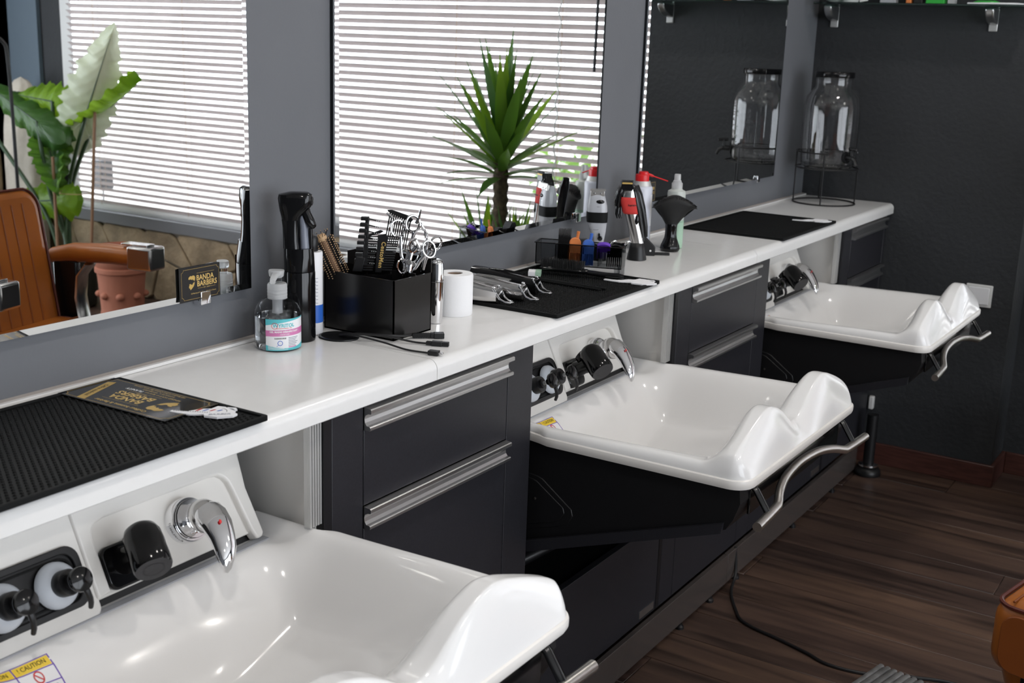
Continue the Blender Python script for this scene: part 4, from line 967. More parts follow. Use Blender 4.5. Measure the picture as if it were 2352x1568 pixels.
scissors('low steel scissors leaning at the front corner', C3, [((.0115, 1.0630), .0085, .0125, .1, -.004), ((.0300, 1.1000), .0075, .0125, -.15, .0)],
    [([(.018, -.004, 1.074), (.024, -.005, 1.066), (.022, -.006, 1.050), (.0195, -.006, 1.035), (.018, -.004, .99)], [.004, .006, .005, .003, .002]), ([(.027, 0, 1.088), (.024, -.004, 1.075), (.022, -.004, 1.060), (.014, -.004, 1.045), (.012, -.003, .99)], [.0038, .004, .0045, .003, .002])],
    screw=(.0240, -.010, 1.0720), rest=[(.0345, 0, 1.110), (.040, 0, 1.101), (.044, -.002, 1.090)])
C4 = (.138, -.128)
scissors('steel scissors with open loop leaning to the chrome trimmer', C4, [((.0540, 1.1010), .0095, .0135, -.45, .0)],
    [([(.046, 0, 1.086), (.038, 0, 1.072), (.033, 0, 1.055), (.030, 0, 1.02)], [.003, .0028, .003, .002]), ([(.0360, 0, 1.116), (.0395, 0, 1.100), (.036, 0, 1.080), (.030, 0, 1.045), (.028, 0, 1.01)], [.0025, .0028, .003, .0035, .002])],
    rest=[(.0360, 0, 1.116), (.0345, 0, 1.124), (.0265, 0, 1.138)])
C5 = (.128, -.105)
scissors('steel thinning scissors hanging low in the middle', C5, [((.0400, 1.0765), .0085, .0140, -.5, .0)], [([(.032, 0, 1.088), (.030, 0, 1.075), (.031, 0, 1.050), (.028, 0, 1.0)], [.003, .003, .0035, .002])])

# chrome trimmer standing behind the organiser
t = thing('chrome_trimmer', 'polished chrome cylindrical trimmer with black cap', 'trimmer', (.2140, -.1430, CT), FACE)
B().lathe([(.0095, 0), (.0115, .001), (.0120, .004), (.0138, .079)], 36).build('barrel', M['chrome'], t)
B().lathe([(.0140, .0800), (.0140, .0835)], 36).build('seam_ring', M['chrome_dark'], t); B().loft([(.0838, 0, 0, .0138, .0138, 2.2), (.112, -.0005, 0, .0132, .0125, 2.5), (.118, -.001, 0, .0115, .0105, 2.5), (.1205, -.002, 0, .008, .008, 2.5)], 32).build('upper_barrel', M['chrome'], t)
B().loft([(.084, -.0085, .002, .0095, .0122, 3), (.108, -.010, .002, .010, .0125, 3), (.1215, -.014, .002, .0135, .011, 3), (.1235, -.014, .002, .012, .009, 3)], 24).build('cap', M['black_gloss'], t)
# tissue roll
t = thing('tissue_roll', 'white paper roll standing on end beside the chrome trimmer', 'paper roll', (.3010, -.1230, CT), FACE)
b = B(); b.lathe([(.0155, .0795), (.0150, .0030), (.0350, .0002), (.0356, .002), (.0358, .0760), (.0345, .0795), (.0158, .0800), (.0155, .0795)], 56, cap=False); b.build('paper', M['roll'], t)
B().lathe([(.0150, .078), (.0148, .002), (.0140, .002), (.0142, .078), (.0150, .078)], 40, cap=False).build('core', M['cardboard'], t)

# ------------------------------------------------------------------ charging cable with round pad
t = thing('charging_cable', 'black three-headed charging cable fanned out from a round pad', 'cable', (.012, -.075, CT))
B().lathe([(.036, 0), (.0375, .0012), (.037, .0028), (.033, .0034), (.0325, .0030), (.0005, .0030)], 48, T(.0035, -.0025, 0) @ Matrix.Diagonal((.88, 1.0, 1, 1))).build('round_pad', M['black'], t)
def cabl(name, pts, r):
    P_ = [Vector(p) for p in pts]; out = []
    for i in range(len(P_) - 1):
        p0 = P_[max(0, i - 1)]; p1 = P_[i]; p2 = P_[i + 1]; p3 = P_[min(len(P_) - 1, i + 2)]
        for s_ in range(6): k = s_ / 6; out.append(.5 * ((2 * p1) + (p2 - p0) * k + (2 * p0 - 5 * p1 + 4 * p2 - p3) * k * k + (3 * p1 - p0 - 3 * p2 + p3) * k ** 3))
    out.append(P_[-1]); return out
def to_l(x, y, z_): return (x - .012, y + .075, z_)
ends = []
c1 = cabl('', [to_l(.012, -.085, .006), to_l(.020, -.120, .012), to_l(.040, -.160, .012), to_l(.065, -.179, .009), to_l(.096, -.180, .0055)], .0022); B().tube(c1, .0024, 8).build('lead', M['cable'], t)
c2 = cabl('', [to_l(.010, -.085, .006), to_l(.016, -.120, .012), to_l(.040, -.165, .011), to_l(.060, -.205, .004), to_l(.068, -.229, .0035)], .0022); B().tube(c2, .0018, 8).build('lead', M['cable'], t)
c3 = cabl('', [to_l(.008, -.085, .006), to_l(.006, -.125, .012), to_l(.012, -.180, .008), to_l(.014, -.225, .003), to_l(.018, -.262, .003), to_l(.020, -.2715, .0035)], .0022); B().tube(c3, .0017, 8).build('lead', M['cable'], t)
def conn(p, d, shape, nm, mt=M['cable']):
    q = frame(to_l(*p), d, (0, 0, 1)); bb = B(q)
    for z0, z1, a, c in shape: bb.box(-a, a, -c, c, z0, z1)
    return bb.build(nm, mt, t, bev=.0006)
conn((.092, -.181, .0055), (.66, -.75, 0), [(.0, .034, .0035, .0045), (.032, .040, .0040, .0062), (.038, .056, .0045, .0080)], 'wide_plug')
for i in range(7):
    q = frame(to_l(.0935 + i * .0028, -.1825 - i * .0032, .0055), (.66, -.75, 0), (0, 0, 1)); B(q).box(-.0038, .0038, -.005, .005, 0, .0014).build('strain_rib', M['cable'], t)
conn((.068, -.229, .0045), (.42, -.9, 0), [(0, .010, .0030, .0034), (.010, .028, .0042, .0052), (.026, .040, .0036, .0044)], 'barrel_plug')
for i in range(5):
    q = frame(to_l(.069 + i * .0008, -.2305 - i * .0018, .0045), (.42, -.9, 0), (0, 0, 1)); B(q).lathe([(.0040, 0), (.0040, .0009)], 12).build('strain_rib', M['cable'], t)
conn((.020, -.270, .0045), (.25, -.97, 0), [(0, .018, .0038, .0062)], 'small_plug'); conn((.0245, -.2875, .0045), (.25, -.97, 0), [(0, .0075, .0015, .0034)], 'metal_tip', M['alu'])

# ------------------------------------------------------------------ clippers on the middle mat
def clipper_lying(name, label, x, y, rz, body, L, lever=True, z=ZM):
    t = thing(name, label, 'clipper', (x, y, z), rz)
    # local +x runs towards the rounded tail hook; body of an hour-glass outline
    st_ = [(0, .0190), (.02, .0205), (.05, .0195), (.08, .0180), (.11, .0170), (.138, .0150)]
    secs = []
    for a, wdt in st_:
        hz = .014 + .003 * math.cos(a * 20); secs.append((a * L / .138, 0, hz + .001, wdt, hz, 3.2))
    q = Matrix(((0, 0, 1, 0), (1, 0, 0, 0), (0, 1, 0, 0), (0, 0, 0, 1)))
    B(q).loft(secs, 32).build('body', body, t)
    b = B(); b.box(-.022, .001, -.021, .021, .006, .020); b.build('blade_block', M['chrome_dark'], t, bev=.002)
    b = B()
    for i in range(16): b.box(-.031, -.0215, -.020 + i * .0026, -.0187 + i * .0026, .012, .0150)
    b.box(-.026, -.0215, -.0205, .0205, .0115, .0155); b.build('blade', M['steel'], t)
    for yy in (-.006, 0, .006): B().tube([(.03, yy, .0330), (.06, yy, .0322), (L * .78, yy * .8, .0295)], .0010, 6).build('raised_line', body, t)
    for yy in (-.010, .010): B().sphere(.0032, (L - .006, yy, .0255), 8, sc=(1, 1, .6)).build('screw', M['chrome'], t)
    # hanging hook: open loop sweeping down at the tail
    hk = [(L - .006, -.0125, .024), (L + .0, -.0125, .016), (L + .006, -.011, .008), (L + .014, -.0085, .0042), (L + .022, -.0055, .0036), (L + .0245, 0, .0036), (L + .022, .0055, .0036), (L + .014, .0085, .0042), (L + .006, .011, .008), (L, .0125, .016), (L - .006, .0125, .024)]
    B().tube(hk, .0019, 8).build('hanging_hook', M['chrome'], t)
    if lever: B().tube([(.015, .021, .012), (.03, .0235, .014), (.055, .022, .016)], [.004, .003, .002], 8, flat=.6).build('taper_lever', M['chrome'], t)
    return t
dirc = math.atan2(-.95, .30)
def lie(name, label, tail, ang, body, L, **k):
    a = math.radians(ang); K = 1.2; o = clipper_lying(name, label, tail[0] - (L + .024) * K * math.cos(a), tail[1] - (L + .024) * K * math.sin(a), a, body, L, **k); o.scale = (K, K * .95, K * 1.08); return o
lie('chrome_clipper', 'polished chrome hair clipper lying nearest the white paper roll', (.4150, -.1840), -80, M['silver'], .112)
lie('chrome_clipper', 'polished chrome hair clipper lying in the middle of three', (.4720, -.2080), -78, M['silver'], .118)
bc = lie('black_clipper', 'black and chrome hair clipper lying furthest from the paper roll', (.5450, -.1950), -78, M['black_gloss'], .120)
text('SENIOR', .0075, lambda x, y: (.045 + x, -y - .002, .0345 - (.045 + x) * .012), 'lettering', M['whiteink'], bc)
# small white box behind
t = thing('blade_box', 'small white box with a green stripe behind the black clipper', 'box', (.7080, -.0560, ZM), math.radians(-62))
B().box(-.014, .014, -.016, .016, 0, .010).build('carton', M['paper'], t, bev=.0005); B().box(.002, .0145, -.0163, .0163, .0003, .0103).build('green_stripe', M['frost_green'], t)
t = thing('spare_cutter', 'fine steel clipper blade lying at the back of the mat', 'blade', (.600, -.030, ZM), math.radians(-75))
B().box(-.02, .02, -.012, .012, 0, .004).build('plate', M['steel'], t, bev=.001)
b = B()
for i in range(14): b.box(-.0195 + i * .0029, -.0178 + i * .0029, .0121, .0175, .0005, .0025)
b.build('teeth', M['steel'], t)
# brush (nine row style) and comb
hx_, hy_ = .792, -.222
hx_, hy_ = .785, -.236
t = thing('hair_brush', 'black flat-backed hairbrush with bristles up, handle to the front', 'brush', (hx_, hy_, ZM), math.atan2(.17, -.040) )
B().tube([(-.004, 0, .008), (.010, 0, .009), (.050, 0, .0085), (.082, 0, .010)], [.006, .0088, .0075, .006], 14, flat=.75).build('handle', M['black_gloss'], t)
B().loft([(0, 0, 0, .006, .006, 2), (.012, 0, .0, .012, .006, 2.5), (.10, 0, 0, .014, .006, 2.5), (.110, 0, 0, .008, .004, 2.3)], 24, T(.080, 0, .012) @ Matrix(((0, 0, 1, 0), (1, 0, 0, 0), (0, 1, 0, 0), (0, 0, 0, 1)))).build('pad', M['black_gloss'], t)
br = B()
for i in range(24):
    for j in range(9):
        x = .092 + i * .004; y = -.012 + j * .003; br.tube([(x, y, .016), (x + random.uniform(-.001, .001), y * 1.25, .034 + random.uniform(-.001, .001))], .0005, 4)
br.build('bristles', M['hair'], t, kind='stuff')
t = thing('thin_comb', 'thin black comb lying flat on the mat in front of the hairbrush', 'comb', (.6720, -.1750, ZM), math.radians(-90))
B().box(-.083, .083, -.006, .001, 0, .0045).build('comb_back', M['rubber'], t, bev=.001)
b = B()
for i in range(62): b.box(-.080 + i * .0025, -.0788 + i * .0025, -.021, -.0059, .001, .003)
b.build('teeth', M['rubber'], t)

# ------------------------------------------------------------------ smoked tray with guard combs
tx, ty = .835, -.10
t = thing('guard_tray', 'smoked clear tray on legs holding coloured clipper guards', 'tray', (tx, ty, CT), math.radians(-71.5))
L2 = .100
b = B(); zt = .0665
b.box(-L2, L2, -.0265, -.0245, .018, zt); b.box(-L2, L2, .0245, .0265, .018, zt); b.box(-L2, -L2 + .002, -.0245, .0245, .018, zt); b.box(L2 - .002, L2, -.0245, .0245, .0, zt); b.box(-L2 + .002, L2 - .002, -.0245, .0245, .018, .020)
b.build('tray_body', M['smoke'], t)
B().ring([(-L2 - .003, -.0295), (L2 + .003, -.0295), (L2 + .003, .0295), (-L2 - .003, .0295)], [(-L2 + .002, -.0245), (L2 - .002, -.0245), (L2 - .002, .0245), (-L2 + .002, .0245)], zt, zt + .0022).build('tray_rim', M['black_gloss'], t, bev=.0006)
for sx in (-L2 + .003, L2 - .016):
    for sy in (-.0265, .0245): B().prism([(sx, 0), (sx + .012, 0), (sx + .013, .018), (sx - .001, .018)], sy, sy + .002, Matrix(((1, 0, 0, 0), (0, 0, 1, 0), (0, 1, 0, 0), (0, 0, 0, 1)))).build('leg', M['smoke'], t)
for sx in (-.055, -.025, .01, .045): B().box(sx, sx + .0015, -.0245, .0245, .021, zt - .003).build('partition', M['smoke'], t)
tray = t
def ribbed(label, lx, ly, a, tilt, w, h, zz=.021):
    c, s_ = math.cos(math.radians(-71.5)), math.sin(math.radians(-71.5))
    t = thing('ribbed_guard', label, 'guard', (tx + lx * c - ly * s_, ty + lx * s_ + ly * c, CT + zz), rot=(tilt, 0, math.radians(-71.5 + a)))
    n = 11; b = B()
    for i in range(n): b.prism([(-.011, 0), (.011, 0), (.011, h * .80), (.004, h), (-.006, h * .97), (-.011, h * .80)], -w / 2 + i * w / n, -w / 2 + (i + .55) * w / n, Matrix(((0, 0, 1, 0), (1, 0, 0, 0), (0, 1, 0, 0), (0, 0, 0, 1))))
    b.build('ribs', M['black'], t); B().box(-w / 2, w / 2, -.008, .008, .002, h * .74).build('guard_body', M['black'], t, bev=.001)
    return t
def guard(label, mt, lx, ly, a, tilt, w=.026, h=.050, zz=.024, name='clipper_guard', tab=True):
    c, s_ = math.cos(math.radians(-71.5)), math.sin(math.radians(-71.5))
    t = thing(name, label, 'guard', (tx + lx * c - ly * s_, ty + lx * s_ + ly * c, CT + zz), rot=(tilt, 0, math.radians(-71.5 + a)))
    B().prism([(-w / 2, h * .42), (-w / 2, h * .80)] + [(-w / 2 * math.cos(k * PI / 10), h * .80 + h * .20 * math.sin(k * PI / 10)) for k in range(1, 10)] + [(w / 2, h * .80), (w / 2, h * .42)], -.004, .004, PZ).build('guard_plate', mt, t, bev=.0008)
    b = B()
    for i in range(8): b.box(-w / 2 + i * w / 7.6, -w / 2 + i * w / 7.6 + w / 18, -.007, .006, 0, h * .45)
    b.build('teeth', mt, t)
    if tab: B().tube([(.003, 0, h * .9), (.005, -.001, h * 1.08), (.006, -.001, h * 1.24)], [.0038, .0034, .0038], 8, flat=.6, up=(0, 1, 0)).build('tab', mt, t)
    return t
guard('orange clipper guard standing in the smoked tray', M['orangep'], -.012, -.012, 20, .1, h=.062, zz=.021)
guard('blue clipper guard standing in the smoked tray', M['bluep'], .018, -.012, 25, .1, h=.060, zz=.021)
guard('purple clipper guard tilted in the smoked tray', M['purple'], .052, .004, 10, .75, w=.030, h=.050, zz=.040, tab=False)
ribbed('black ribbed guard standing tallest behind the orange guard', -.040, .011, 8, -.1, .030, .076)
ribbed('smaller black ribbed guard between orange and blue guards', .002, .013, 8, -.1, .018, .056)
guard('black clipper guard with clear spring, at the front end of the tray', M['black_gloss'], .078, .004, 15, .3, w=.036, h=.054, zz=.021, tab=False)
t = thing('wire_spring_clip', 'small shiny metal hair clip lying over the tray front', 'clip', (tx + .026, ty - .076, CT + .070), FACE)
for k in (-.012, .020): B().tube([(k, 0, 0), (k + .004, -.002, .006), (k + .010, -.002, .010), (k + .014, 0, .007)], [.002, .0022, .002, .0012], 8).build('metal_arm', M['chrome'], t)
B().box(-.016, .026, .002, .008, -.003, .004).build('grip', M['black_gloss'], t, bev=.001)

# ------------------------------------------------------------------ grey trimmer standing
t = thing('grey_trimmer', 'light grey trimmer with black grip band standing upright', 'trimmer', (1.000, -.050, CT), FACE)
sx = [(.0455, .0060, .0120, .010, 2.4), (.0560, .0058, .0140, .012, 2.6), (.0720, .0030, .0190, .0155, 2.8), (.0945, -.0005, .0240, .018, 2.9)]
B().loft([(.0395, .0065, 0, .0080, .008, 2.2)] + [(a, c, 0, r, ry, p) for a, c, r, ry, p in sx], 40).build('lower_shell', M['greyplastic'], t)
B().loft([(.0935, -.0005, 0, .0250, .0190, 2.9), (.106, -.001, 0, .0258, .0195, 2.9), (.1185, -.001, 0, .0256, .0192, 2.9)], 40).build('grip_band', M['rubber'], t)
B().loft([(.1185, -.001, 0, .0245, .0185, 2.9), (.133, -.0015, 0, .0240, .018, 2.9), (.150, -.0025, 0, .0205, .016, 3), (.1600, -.003, 0, .0180, .013, 3.4), (.1670, -.003, 0, .0165, .010, 4)], 40).build('upper_shell', M['greyplastic'], t)
bl = B().box(-.019, .014, -.013, -.006, .157, .1715).build('blade_plate', M['steel'], t, bev=.0008)
for k in (-.0105, .0045): B(frame((k, -.013, .1635), (0, -1, 0))).lathe([(.0024, 0), (.0024, .0010), (.0010, .0012)], 12).build('screw', M['chrome_dark'], bl)
b = B(); b.box(-.021, .0165, -.0155, -.012, .170, .1730)
for i in range(15): b.box(-.0205 + i * .0024, -.0192 + i * .0024, -.0150, -.0125, .1725, .1755)
b.build('blade', M['steel'], t)
B(frame((.0035, -.0150, .1440), (0, -1, .25))).sphere(.0085, n=12, sc=(1.25, .62, .42)).build('oval_badge', M['black_gloss'], t)
B(frame((.0075, -.0155, .0560), (0, -1, -.2))).loft([(0, 0, 0, .0062, .0062, 2), (.003, 0, 0, .0058, .0058, 2), (.004, 0, 0, .003, .003, 2)], 20).build('switch', M['black_gloss'], t)
B(frame((.0050, -.0165, .0640), (0, -1, -.2))).loft([(0, 0, 0, .0026, .0055, 2), (.003, 0, 0, .0022, .005, 2)], 16).build('switch_lever', M['black_gloss'], t)
for k, zz in ((0, .076), (1, .132)): B().lathe([(1, 0), (1, .0006)], 40, T(-.0003 * k, 0, zz) @ Matrix.Diagonal(((.0203, .0165, 1, 1) if k == 0 else (.0242, .0182, 1, 1))), cap=False).build('shell_seam', M['silver'], t)
st = thing('trimmer_cradle', 'black cradle holding the light grey trimmer', 'stand', (1.006, -.054, CT), FACE)
B().loft([(0, .003, 0, .017, .016, 2.6), (.004, .003, 0, .017, .016, 2.6), (.016, .003, 0, .0145, .0135, 2.6), (.0385, .003, 0, .0125, .0115, 2.4)], 32).build('cup', M['black'], st)

# ------------------------------------------------------------------ silver clipper with red band in its charging stand
cx_, cy_ = 1.075, -.120
t = thing('charging_stand', 'black round charging stand under the red-banded clipper', 'stand', (cx_, cy_, CT), FACE)
B().lathe([(.0225, 0), (.0240, .001), (.0235, .006), (.0190, .030), (.0170, .0405), (.0150, .0420), (.0150, .036), (.001, .036)], 40, T(.0035, 0, 0)).build('stand_body', M['black'], t)
t = thing('silver_clipper', 'silver clipper with a red tape band, upright in its stand', 'clipper', (cx_, cy_, CT), FACE)
pth = [(.0040, -.0000, .040, .0150, .013), (.0010, 0, .052, .0155, .013), (-.0065, 0, .080, .0160, .013), (-.0150, 0, .110, .0165, .014), (-.0215, 0, .130, .0190, .015), (-.0245, 0, .150, .0200, .016), (-.0235, 0, .166, .0155, .014), (-.0225, 0, .178, .0120, .011)]
B().loft([(zz, x, 0, rx, ry, 2.6) for x, _, zz, rx, ry in pth], 40).build('body', M['silver'], t)
B().loft([(.113, -.0160, 0, .0185, .0160, 2.6), (.118, -.0180, 0, .0195, .0165, 2.6), (.146, -.0250, 0, .0210, .0172, 2.6), (.1535, -.0252, 0, .0205, .0170, 2.6)], 40, capa=False, capb=False).build('red_band', M['redband'], t, solid=.0008)
text('Supreme', .0062, lambda x, y: (-.0155 + x, -.0186 + abs(x) * .12, .1350 + y + x * .05), 'lettering', M['ink'], t, bold=.03)
B().loft([(.048, .0150, .004, .0065, .012, 2.4), (.085, .0065, .004, .0090, .014, 2.4), (.120, -.0010, .004, .0105, .016, 2.4), (.150, -.0075, .004, .0105, .017, 2.4), (.170, -.0120, .004, .0085, .0165, 2.4), (.182, -.0150, .004, .006, .013, 2.4)], 28).build('dark_back_shell', M['black_gloss'], t)
B().loft([(.118, -.0475, .002, .0060, .010, 2.2), (.135, -.0500, .002, .0085, .013, 2.2), (.155, -.0490, .0, .0100, .0165, 2.4), (.172, -.0440, 0, .0085, .015, 2.6), (.188, -.0400, 0, .0045, .010, 2.6)], 28).build('side_guard', M['black_gloss'], t)
for k in range(3): B().tube([(-.052 + k * .005, -.006, .130), (-.0530 + k * .0055, -.008, .112), (-.0500 + k * .0055, -.008, .101)], [.003, .0026, .0012], 8).build('guard_prong', M['black_gloss'], t)
B().prism([(-.0470, .1770), (-.0440, .1905), (-.0175, .1915), (-.0130, .1770), (-.0190, .1690), (-.0400, .1690)], -.016, .012, PZ).build('blade_head', M['black_gloss'], t, bev=.002)
B().box(-.0430, -.0180, -.0170, -.0150, .1855, .1895).build('gold_blade', M['gold'], t)
b = B()
for i in range(12): b.box(-.0440 + i * .0024, -.0428 + i * .0024, -.0165, -.0100, .1905, .1950)
b.build('teeth', M['black'], t)
B(frame((-.0025, -.0128, .1000), (0, -1, .1))).sphere(.0065, n=10, sc=(.75, 1.9, .4)).build('switch', M['black_gloss'], t)

# second black stand behind
t = thing('black_trimmer_stand', 'wedge shaped black stand behind the red-banded clipper', 'stand', (1.156, -.108, CT), FACE)
B().prism([(-.024, .0), (.0215, .0), (.0220, .022), (-.004, .047), (-.020, .048)], -.018, .018, PZ).build('wedge', M['black'], t, bev=.002)
B().box(.020, .060, -.006, .006, .0, .006).build('plug_end', M['cable'], t, bev=.001); B(frame((.0095, -.0185, .013), (0, -1, 0))).lathe([(.0025, 0), (.0025, .001), (.001, .001)], 10).build('indicator', M['whiteink'], t)
B().tube([(-.004, 0, .045), (-.007, 0, .07), (-.016, 0, .115), (-.026, 0, .150), (-.033, 0, .172)], [.009, .011, .0125, .013, .009], 14, flat=.8).build('black_trimmer', M['black_gloss'], t)

# air duster can
t = thing('air_duster_can', 'white spray can with red nozzle and red straw', 'can', (1.235, -.050, CT), FACE)
B().lathe([(.0225, 0), (.0255, .0015), (.0262, .004), (.0262, .1540), (.0250, .1590), (.0225, .1610)], 44).build('can_body', M['canwhite'], t)
B().lathe([(.0225, .1612), (.0205, .168), (.0190, .1735), (.0175, .1735)], 36).build('shoulder', M['alu_soft'], t)
B().loft([(.1735, -.0020, 0, .0175, .0165, 2.2), (.186, -.0020, 0, .0178, .0168, 2.2), (.190, -.0020, 0, .0165, .0155, 2.4), (.1905, .001, 0, .0125, .0115, 2.6), (.1965, .001, 0, .0118, .011, 2.6), (.1975, .001, 0, .0100, .009, 2.6)], 32).build('nozzle_cap', M['redp'], t)
B().tube([(.010, 0, .1905), (.020, 0, .1880), (.0262, 0, .1855)], [.0038, .0036, .0030], 12).build('straw_socket', M['redp'], t); B().tube([(.024, 0, .1865), (.0640, -.002, .1745)], .0016, 8).build('straw', M['redp'], t)
B().lathe([(.0264, .060), (.0264, .140)], 44, a0=math.radians(-40), a1=math.radians(20)).build('label', M['label_white'], t)

# neck brush
t = thing('neck_brush', 'black fan-shaped neck brush standing on its faceted handle', 'brush', (1.245, -.125, CT), FACE)
hb_ = B().lathe([(.0195, 0), (.0235, .0015), (.0265, .008), (.0255, .0135), (.0170, .034), (.0155, .045), (.0155, .062), (.0165, .070), (.0160, .0715)], 10, T(.0068, 0, 0) @ RZ(.2), sm=False).build('handle', M['black_gloss'], t, bev=.0012)
fan = B(); nF = 40
secs = []
for k in range(9):
    v = k / 8; zz = .069 + .060 * v; hw = .0155 + (.0585 - .0155) * v ** 1.05; th = .0155 * (1 - v) + .020 * v
    secs.append((zz, .0068 + .006 * v, 0, hw, th, 2 + .3 * v))
secs += [(.1335, .0135, 0, .0520, .0190, 2.2), (.1400, .0135, 0, .034, .016, 2.0), (.1430, .0135, 0, .012, .008, 2.0)]
nb = B(); 
vs_ = nb.loft(secs, 48)
# dish the ends of the fan down so that the crown is an arc
for i, v in enumerate(nb.v):
    if v.z > .10: nb.v[i] = Vector((v.x, v.y, v.z - ((v.x - .0130) / .0585) ** 2 * .024 * (v.z - .10) / .035))
nb.build('bristle_fan', M['hair'], t)
st_b = B()
for i in range(420):
    a = random.uniform(-1, 1); c = random.uniform(-1, 1) * math.sqrt(max(0, 1 - a * a)); r0 = Vector((.0068 + a * .0140, c * .0145, .074)); e = Vector((.0130 + a * .0570, c * .0190, .1405 - a * a * .025))
    st_b.tube([r0, (r0 + e) / 2 + Vector((a * .001, c * .001, 0)), e], .0006, 3)
st_b.build('bristles', M['hair'], t, kind='stuff')

# green spray bottle
t = thing('green_spray_bottle', 'frosted spray bottle with pale green liquid behind the neck brush', 'spray bottle', (1.300, -.118, CT), FACE)
B().lathe([(.0225, .074), (.0232, .080), (.0232, .142), (.0222, .1485), (.0145, .1525), (.0135, .1560)], 36, T(-.0015, 0, 0)).build('bottle_top', M['frost_top'], t)
B().lathe([(.0205, 0), (.0228, .002), (.0232, .006), (.0232, .0735)], 36, T(-.0015, 0, 0)).build('liquid_part', M['frost_green'], t)
B().lathe([(.0140, .1530), (.0140, .1680), (.0105, .1720), (.0105, .1745), (.0085, .1760), (.0080, .1905), (.0070, .1915), (.0001, .1916)], 28, T(-.0015, 0, 0)).build('sprayer_top', M['frost'], t)
g_ = lambda x, y: ((.0236 * math.sin(x / .0236)) - .0015, -.0236 * math.cos(x / .0236), y)
text('ALOE  A', .007, lambda x, y: g_(x + .006, .079 + y), 'lettering', M['ink'], t) if False else text('C   A', .0095, lambda x, y: g_(x + .010, .083 + y), 'lettering', M['ink'], t, bold=.02)
B().grid(lambda u, v: g_(-.004 + .026 * u, .070 + .0006 * v), 8, 1).build('print_line', M['ink'], t)

# ------------------------------------------------------------------ jar dispenser on a wire stand
jx, jy = 2.513, -.108
t = thing('wire_stand', 'black round wire stand under the glass jar', 'stand', (jx, jy, CT), FACE)
Rw = .1035
circ = lambda r, zz, n=48: [(r * math.cos(2 * PI * i / n), r * math.sin(2 * PI * i / n), zz) for i in range(n)]
B().tube(circ(Rw, .0030), .0028, 8, closed=True).build('base_ring', M['black'], t); B().tube(circ(Rw, .121), .0026, 8, closed=True).build('seat_ring', M['black'], t)
half = [(Rw * math.cos(a), Rw * math.sin(a),   .1730) for a in [math.radians(100 + k * 6) for k in range(27)]]
half2 = [(Rw * math.cos(a), Rw * math.sin(a),   .1730) for a in [math.radians(k * 6 + 5) for k in range(14)]]
B().tube(half, .0026, 8).build('top_rail', M['black'], t); B().tube(half2, .0026, 8).build('top_rail', M['black'], t)
for a, h in ((178, .173), (250, .173), (355, .121), (85, .173)):
    a = math.radians(a); B().tube([(Rw * math.cos(a), Rw * math.sin(a), .003), (Rw * math.cos(a), Rw * math.sin(a), h)], .0026, 8).build('upright', M['black'], t)
for a in (0, 90): B(RZ(math.radians(a + 20))).tube([(-Rw, 0, .1195), (Rw, 0, .1195)], .002, 6).build('cross_wire', M['black'], t)
t = thing('glass_jar', 'large clear glass drinks jar with black lid and tap', 'jar', (jx, jy, CT + .1230), FACE)
jz = 1.29
jp = [(.001, .0), (.078, .0), (.084, .003), (.087, .010), (.0905, .05), (.0915, .12), (.0905, .158), (.084, .180), (.070, .196), (.0605, .204), (.0585, .212), (.0590, .232), (.0605, .235)]
ji = [(.0565, .235), (.0555, .212), (.0575, .202), (.0665, .1935), (.080, .1775), (.0868, .157), (.0878, .12), (.0868, .05), (.0835, .012), (.079, .0055), (.001, .0055)]
jp = [(r * 1.02, z * jz) for r, z in jp]; ji = [(r * 1.02, z * jz) for r, z in ji]
jb = B().lathe(jp + ji, 72, cap=False)
for i, v in enumerate(jb.v):
    a = math.atan2(v.y, v.x); r = math.hypot(v.x, v.y)
    if r > .05 and 0.03 < v.z < .24: k = 1 + .006 * math.sin(a * 24) + (.010 * math.sin(v.z * 320 + a * 9) * math.exp(-((a + .35) / .35) ** 2)); jb.v[i] = Vector((v.x * k, v.y * k, v.z))
jb.build('jar_glass', M['glass'], t)
B().lathe([(.0640, .2965), (.0648, .298), (.0648, .3135), (.0635, .3150), (.0005, .3155)], 56).build('lid', M['black_gloss'], t)
ta = math.radians(-62); d = Vector((math.cos(ta), math.sin(ta), 0))
tp_ = B().tube([d * .078 + Vector((0, 0, .040)), d * .100 + Vector((0, 0, .040)), d * .120 + Vector((0, 0, .040))], [.010, .0085, .0085], 14).build('tap', M['black'], t)
B().tube([d * .116 + Vector((0, 0, .040)), d * .130 + Vector((0, 0, .034)), d * .138 + Vector((0, 0, .018))], [.007, .006, .005], 10).build('spout', M['black'], tp_); B().tube([d * .114 + Vector((0, 0, .040)), d * .114 + Vector((0, 0, .062)), d * .118 + Vector((0, 0, .070))], [.006, .004, .004], 10).build('tap_stem', M['black'], tp_)
B().tube([d * .100 + Vector((0, 0, .070)), d * .134 + Vector((0, 0, .068))], .0035, 8, flat=1.5).build('tap_lever', M['black'], tp_)
B(frame(d * .0885 + Vector((0, 0, .040)), d)).lathe([(.020, 0), (.020, .003), (.012, .005)], 24).build('washer', M['rubber'], tp_)

